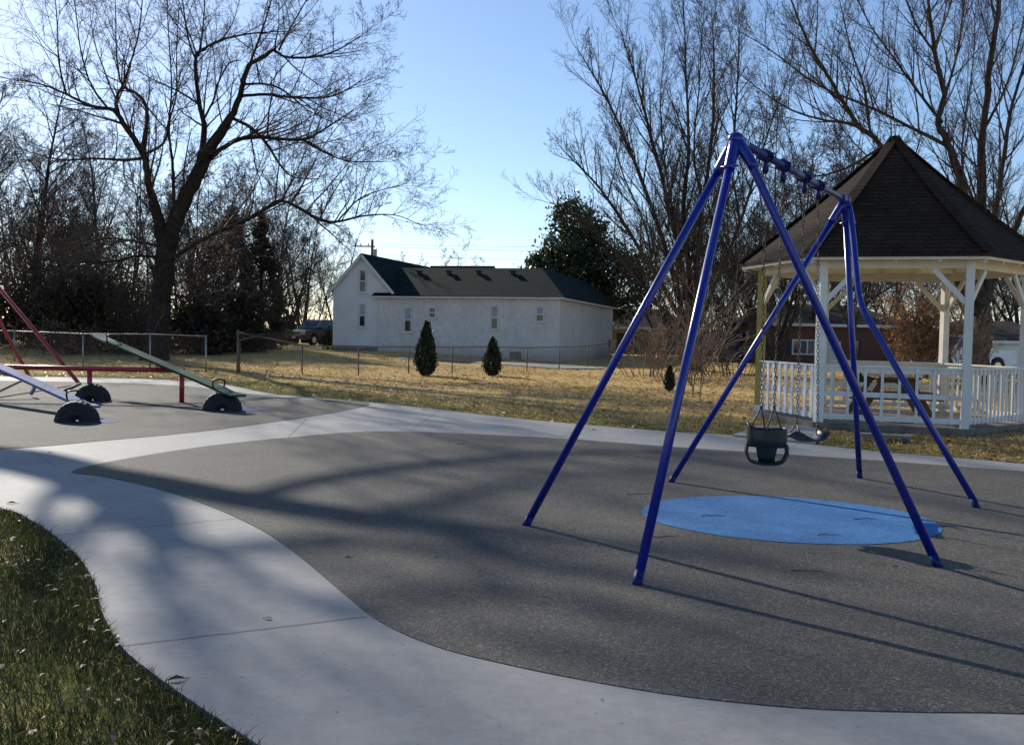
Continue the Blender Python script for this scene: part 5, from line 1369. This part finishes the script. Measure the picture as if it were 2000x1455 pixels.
# ------------------------------------------------------------------ other buildings
def ranch(name, label, x0, x1, ytop, yeave, Y, wallm, roofm, depth=8, over=.4, gable=False, hip=1.5):
    a = dp(x0, 700, Y); b = dp(x1, 700, Y); ze_ = dp((x0+x1)/2, yeave, Y)[2]; zr2 = dp((x0+x1)/2, ytop, Y+depth/2)[2]
    g0 = min(gz(a[0], Y), gz(b[0], Y))-.3
    root = thing(name, label, 'house', ((a[0]+b[0])/2, Y+depth/2, 0)); A = a[0]; B = b[0]
    mb = MB(); mb.prism([(A, Y, g0), (B, Y, g0), (B, Y+depth, g0), (A, Y+depth, g0)], (0, 0, ze_-g0)); mb.build('wall', wallm, root)
    mb = MB(); o = over; P = [(A-o, Y-o, ze_+.012), (B+o, Y-o, ze_+.012), (B+o, Y+depth+o, ze_+.012), (A-o, Y+depth+o, ze_+.012), (A-o+hip, Y+depth/2, zr2), (B+o-hip, Y+depth/2, zr2)]
    mb.add(P, [(0, 1, 5, 4), (1, 2, 5), (2, 3, 4, 5), (3, 0, 4), (3, 2, 1, 0)]); mb.build('roof', roofm, root)
    mb = MB(); mb.beam((A-o, Y-o-.02, ze_-.06), (B+o, Y-o-.02, ze_-.06), .03, .16); mb.build('fascia', M['trim'], root)
    return root
def flat_window(root, x0, x1, y0, y1, Y, frame='trim', pane='glass', name='window', mull=1):
    a = dp(x0, y0, Y); b = dp(x1, y1, Y); mb = MB(); yy = Y-.04
    xs2 = np.linspace(a[0], b[0], mull+1)
    for z in (a[2], b[2]): mb.beam((a[0]-.05, yy, z), (b[0]+.05, yy, z), .06, .09)
    for x in xs2: mb.beam((x, yy-.004, b[2]), (x, yy-.004, a[2]), .06, .09, up=(1, 0, 0))
    w_ = mb.build(name, M[frame], root); mb = MB(); mb.add([(a[0], Y-.02, b[2]), (b[0], Y-.02, b[2]), (b[0], Y-.02, a[2]), (a[0], Y-.02, a[2])], [(0, 1, 2, 3)]); mb.build('pane', M[pane], w_)
rh = ranch('ranch_house', 'low brown brick ranch house seen through the gazebo', 1488, 1772, 596, 634, 58, M['brick'], M['shingle_grey'], 9, .5, hip=2.2)
flat_window(rh, 1548, 1590, 664, 692, 58, mull=3)
for x in (1543, 1595): 
    a = dp(x-5, 664, 58); b = dp(x+4, 692, 58); mb = MB(); mb.box(((a[0]+b[0])/2, 57.96, (a[2]+b[2])/2), (.28, .05, a[2]-b[2])); mb.build('shutter', M['dark_metal'], rh)
a = dp(1617, 667, 58); b = dp(1640, 714, 58); mb = MB(); mb.box(((a[0]+b[0])/2, 57.95, (a[2]+b[2])/2), (b[0]-a[0], .06, a[2]-b[2]), bev=.01); dr = mb.build('door', M['trim'], rh); mb = MB(); mb.sphere((b[0]-.12, 57.88, 1.0), .05, 8, 5); mb.build('handle', M['chrome'], dr)
flat_window(rh, 1664, 1678, 664, 692, 58, 'dark_metal'); flat_window(rh, 1752, 1760, 668, 694, 58)
gr = ranch('garage', 'white garage with grey roof at the right edge behind the gazebo railing', 1938, 2060, 628, 667, 52, M['clapboard'], M['shingle_grey'], 9, .35, hip=.4)
mb = MB(); q = dp(1948, 704, 51.9); mb.tube([q+[0, 0, .25], q+[0, 0, .14], q+[0, 0, -.1]], [.03, .05, .24], 10); mb.build('wall_lamp', M['dark_metal'], gr)
fh = ranch('low_house', 'distant low tan house with grey roof right of the pale house', 1188, 1345, 604, 640, 80, M['tan_wall'], M['shingle_grey'], 9, .4, hip=1.8)
flat_window(fh, 1276, 1292, 648, 662, 80); flat_window(fh, 1206, 1234, 652, 700, 80, 'dark_metal', 'cable', 'carport_opening')  # carport: flat dark sheet in place of the shade inside, no real pane

# ------------------------------------------------------------------ vehicles
def pickup(label, loc, rz, paint, cat='pickup truck', name='pickup_truck', van=False):
    root = thing(name, label, cat, (0, 0, 0)); W = 1.9
    def ext(prof, w0, w1, z0, z1):
        # side profile extruded across, pulled in towards the top
        def hw(z): t = min(1, max(0, (z-z0)/(z1-z0))); return (w0+(w1-w0)*t)/2
        n = len(prof); L_ = [(x, -hw(z), z) for x, z in prof]; R_ = [(x, hw(z), z) for x, z in prof]
        return L_+R_, [tuple(range(n-1, -1, -1)), tuple(range(n, 2*n))]+[(i, (i+1) % n, n+(i+1) % n, n+i) for i in range(n)]
    mb = MB()
    body = [(2.62, .48), (2.68, .62), (2.66, .98), (2.55, 1.06), (1.35, 1.14), (1.2, 1.16), (-2.6, 1.16), (-2.68, 1.05), (-2.66, .55), (-2.2, .42), (-1.95, .42), (-1.85, .72), (-1.6, .86), (-1.35, .86), (-1.1, .72), (-1.0, .42), (1.2, .42), (1.3, .72), (1.52, .86), (1.8, .86), (2.02, .72), (2.12, .42)]
    mb.add(*ext(body, W, W-.08, .4, 1.2)); bo = mb.build('body', paint, root)
    mb = MB(); back = -2.5 if van else -1.0
    cab = [(1.3, 1.15), (.55, 1.80), (.3, 1.86), (back+.25, 1.86), (back, 1.75), (back-.08, 1.15)]
    mb.add(*ext(cab, W-.1, W-.46, 1.15, 1.86)); mb.build('cab', paint, root)
    mb = MB()
    for s_ in (-1, 1):
        def q(x, z): t = (z-1.15)/.71; return (x, s_*((W-.1-.36*t)/2+.006), z)
        for xa, xb, xc, xd in ((1.08, .42, .42, .62), (.34, back+.12, back+.2, .34)):
            P = [q(xa, 1.2), q(xb, 1.2), q(xc, 1.74), q(xd, 1.74)]; mb.add(P, [(0, 1, 2, 3) if s_ > 0 else (3, 2, 1, 0)])
    P = [(1.27, -.80, 1.19), (1.27, .80, 1.19), (.60, .66, 1.765), (.60, -.66, 1.765)]; mb.add([(x+.012, y, z+.012) for x, y, z in P], [(0, 1, 2, 3)])
    mb.build('window_glass', M['glass'], root)
    for x in (1.66, -1.48):
        for s_ in (-1, 1):
            mb = MB(); mb.tube([(x, s_*(W/2-.26), .39), (x, s_*(W/2-.01), .39)], .39, 20); wh = mb.build('wheel', M['tire'], root, False)
            mb = MB(); mb.tube([(x, s_*(W/2-.05), .39), (x, s_*(W/2+.006), .39)], [.25, .22], 14); mb.build('rim', M['chrome'], wh)
    mb = MB(); mb.box((2.66, 0, .82), (.06, 1.05, .30), bev=.02); g_ = mb.build('grille', M['cable'], root)
    mb = MB()
    for z in (.72, .82, .92): mb.box((2.70, 0, z), (.02, 1.0, .02))
    mb.box((2.70, -.54, .82), (.03, .035, .32)); mb.box((2.70, .54, .82), (.03, .035, .32)); mb.box((2.70, 0, .98), (.03, 1.1, .03)); mb.build('grille_bar', M['chrome'], g_)
    for s_ in (-1, 1):
        mb = MB(); mb.box((2.62, s_*.74, .86), (.12, .34, .22), bev=.03); mb.build('headlight', M['lamp'], root)
        mb = MB(); mb.box((.95, s_*1.03, 1.22), (.12, .2, .16), bev=.03); mb.build('mirror', paint, root)
    mb = MB(); mb.box((2.70, 0, .55), (.14, 1.84, .17), bev=.04); bu = mb.build('bumper', M['cable'], root)
    mb = MB(); mb.box((2.79, 0, .56), (.02, .3, .15)); mb.build('number_plate', M['plate'], bu)
    root.location = V3(loc); root.rotation_euler = (0, 0, rz); root['_base'] = loc
    return root
p = gp(598, 677.5, .20); tl = (float(p[0])+.6, float(p[1])+1.2, gz(p[0], p[1])-.02)
pickup('dark maroon pickup truck parked beside the white gable of the house', tl, math.atan2(-.90, -.44), M['car_maroon'])
p = dp(1872, 712, 47); pickup('white pickup truck parked behind the gazebo in front of the garage', (float(p[0]), 47., -.02), R(200), M['car_white'])
p = dp(1412, 700, 62); pickup('blue van parked far back behind the brush left of the gazebo', (float(p[0]), 62., -.02), R(185), M['blue_tarp'], 'van', 'parked_van', True)

# ------------------------------------------------------------------ utility pole and wires
up_ = dp(724, 700, 105); pole = thing('utility_pole', 'wooden utility pole with crossarm behind the house gable', 'pole', (up_[0], up_[1], 0))
ztp = dp(724, 468, 105)[2]; zca = dp(724, 482, 105)[2]
MB().tube([(up_[0], 105, -.2), (up_[0], 105, ztp)], [.2, .14], 8).build('pole', M['pole_wood'], pole, True)
MB().box((up_[0]-.85, 104.8, zca), (2.3, .12, .14)).build('crossarm', M['pole_wood'], pole)
for dx in (-1.8, -1.2, -.4): MB().tube([(up_[0]+dx, 104.8, zca+.05), (up_[0]+dx, 104.8, zca+.32)], [.05, .07], 6).build('insulator', M['dark_metal'], pole)
MB().tube([(up_[0]+.35, 104.7, zca-1.1), (up_[0]+.35, 104.7, zca-.3)], .22, 10).build('transformer', M['fence_metal'], pole)
def wire(label, y0, y1, yo, z0):
    a = np.array([up_[0]+yo, 105, z0]); b = dp(1150, y1, 112); b = b+(b-a)*.9; mb = MB(); pts = []
    for i in range(25): t = i/24; q = a*(1-t)+b*t; q[2] -= 1.0*4*t*(1-t)*.5; pts.append(q)
    mb.tube(pts, .013, 4); tag(mb.build('power_line', M['cable']), label, 'power line', 'power lines above the house')
wire('topmost thin power line crossing the sky right of the pole', 0, 473, .9, zca+.3)
wire('middle thin power line crossing the sky right of the pole', 0, 482, -.6, zca+.05)
wire('lowest thin power line just above the house roof ridge', 0, 500, 0, dp(724, 497, 105)[2])

for o in list(bpy.data.objects):
    if '_base' in o: del o['_base']
print('polys', sum(len(o.data.polygons) for o in bpy.data.objects if o.type == 'MESH'))
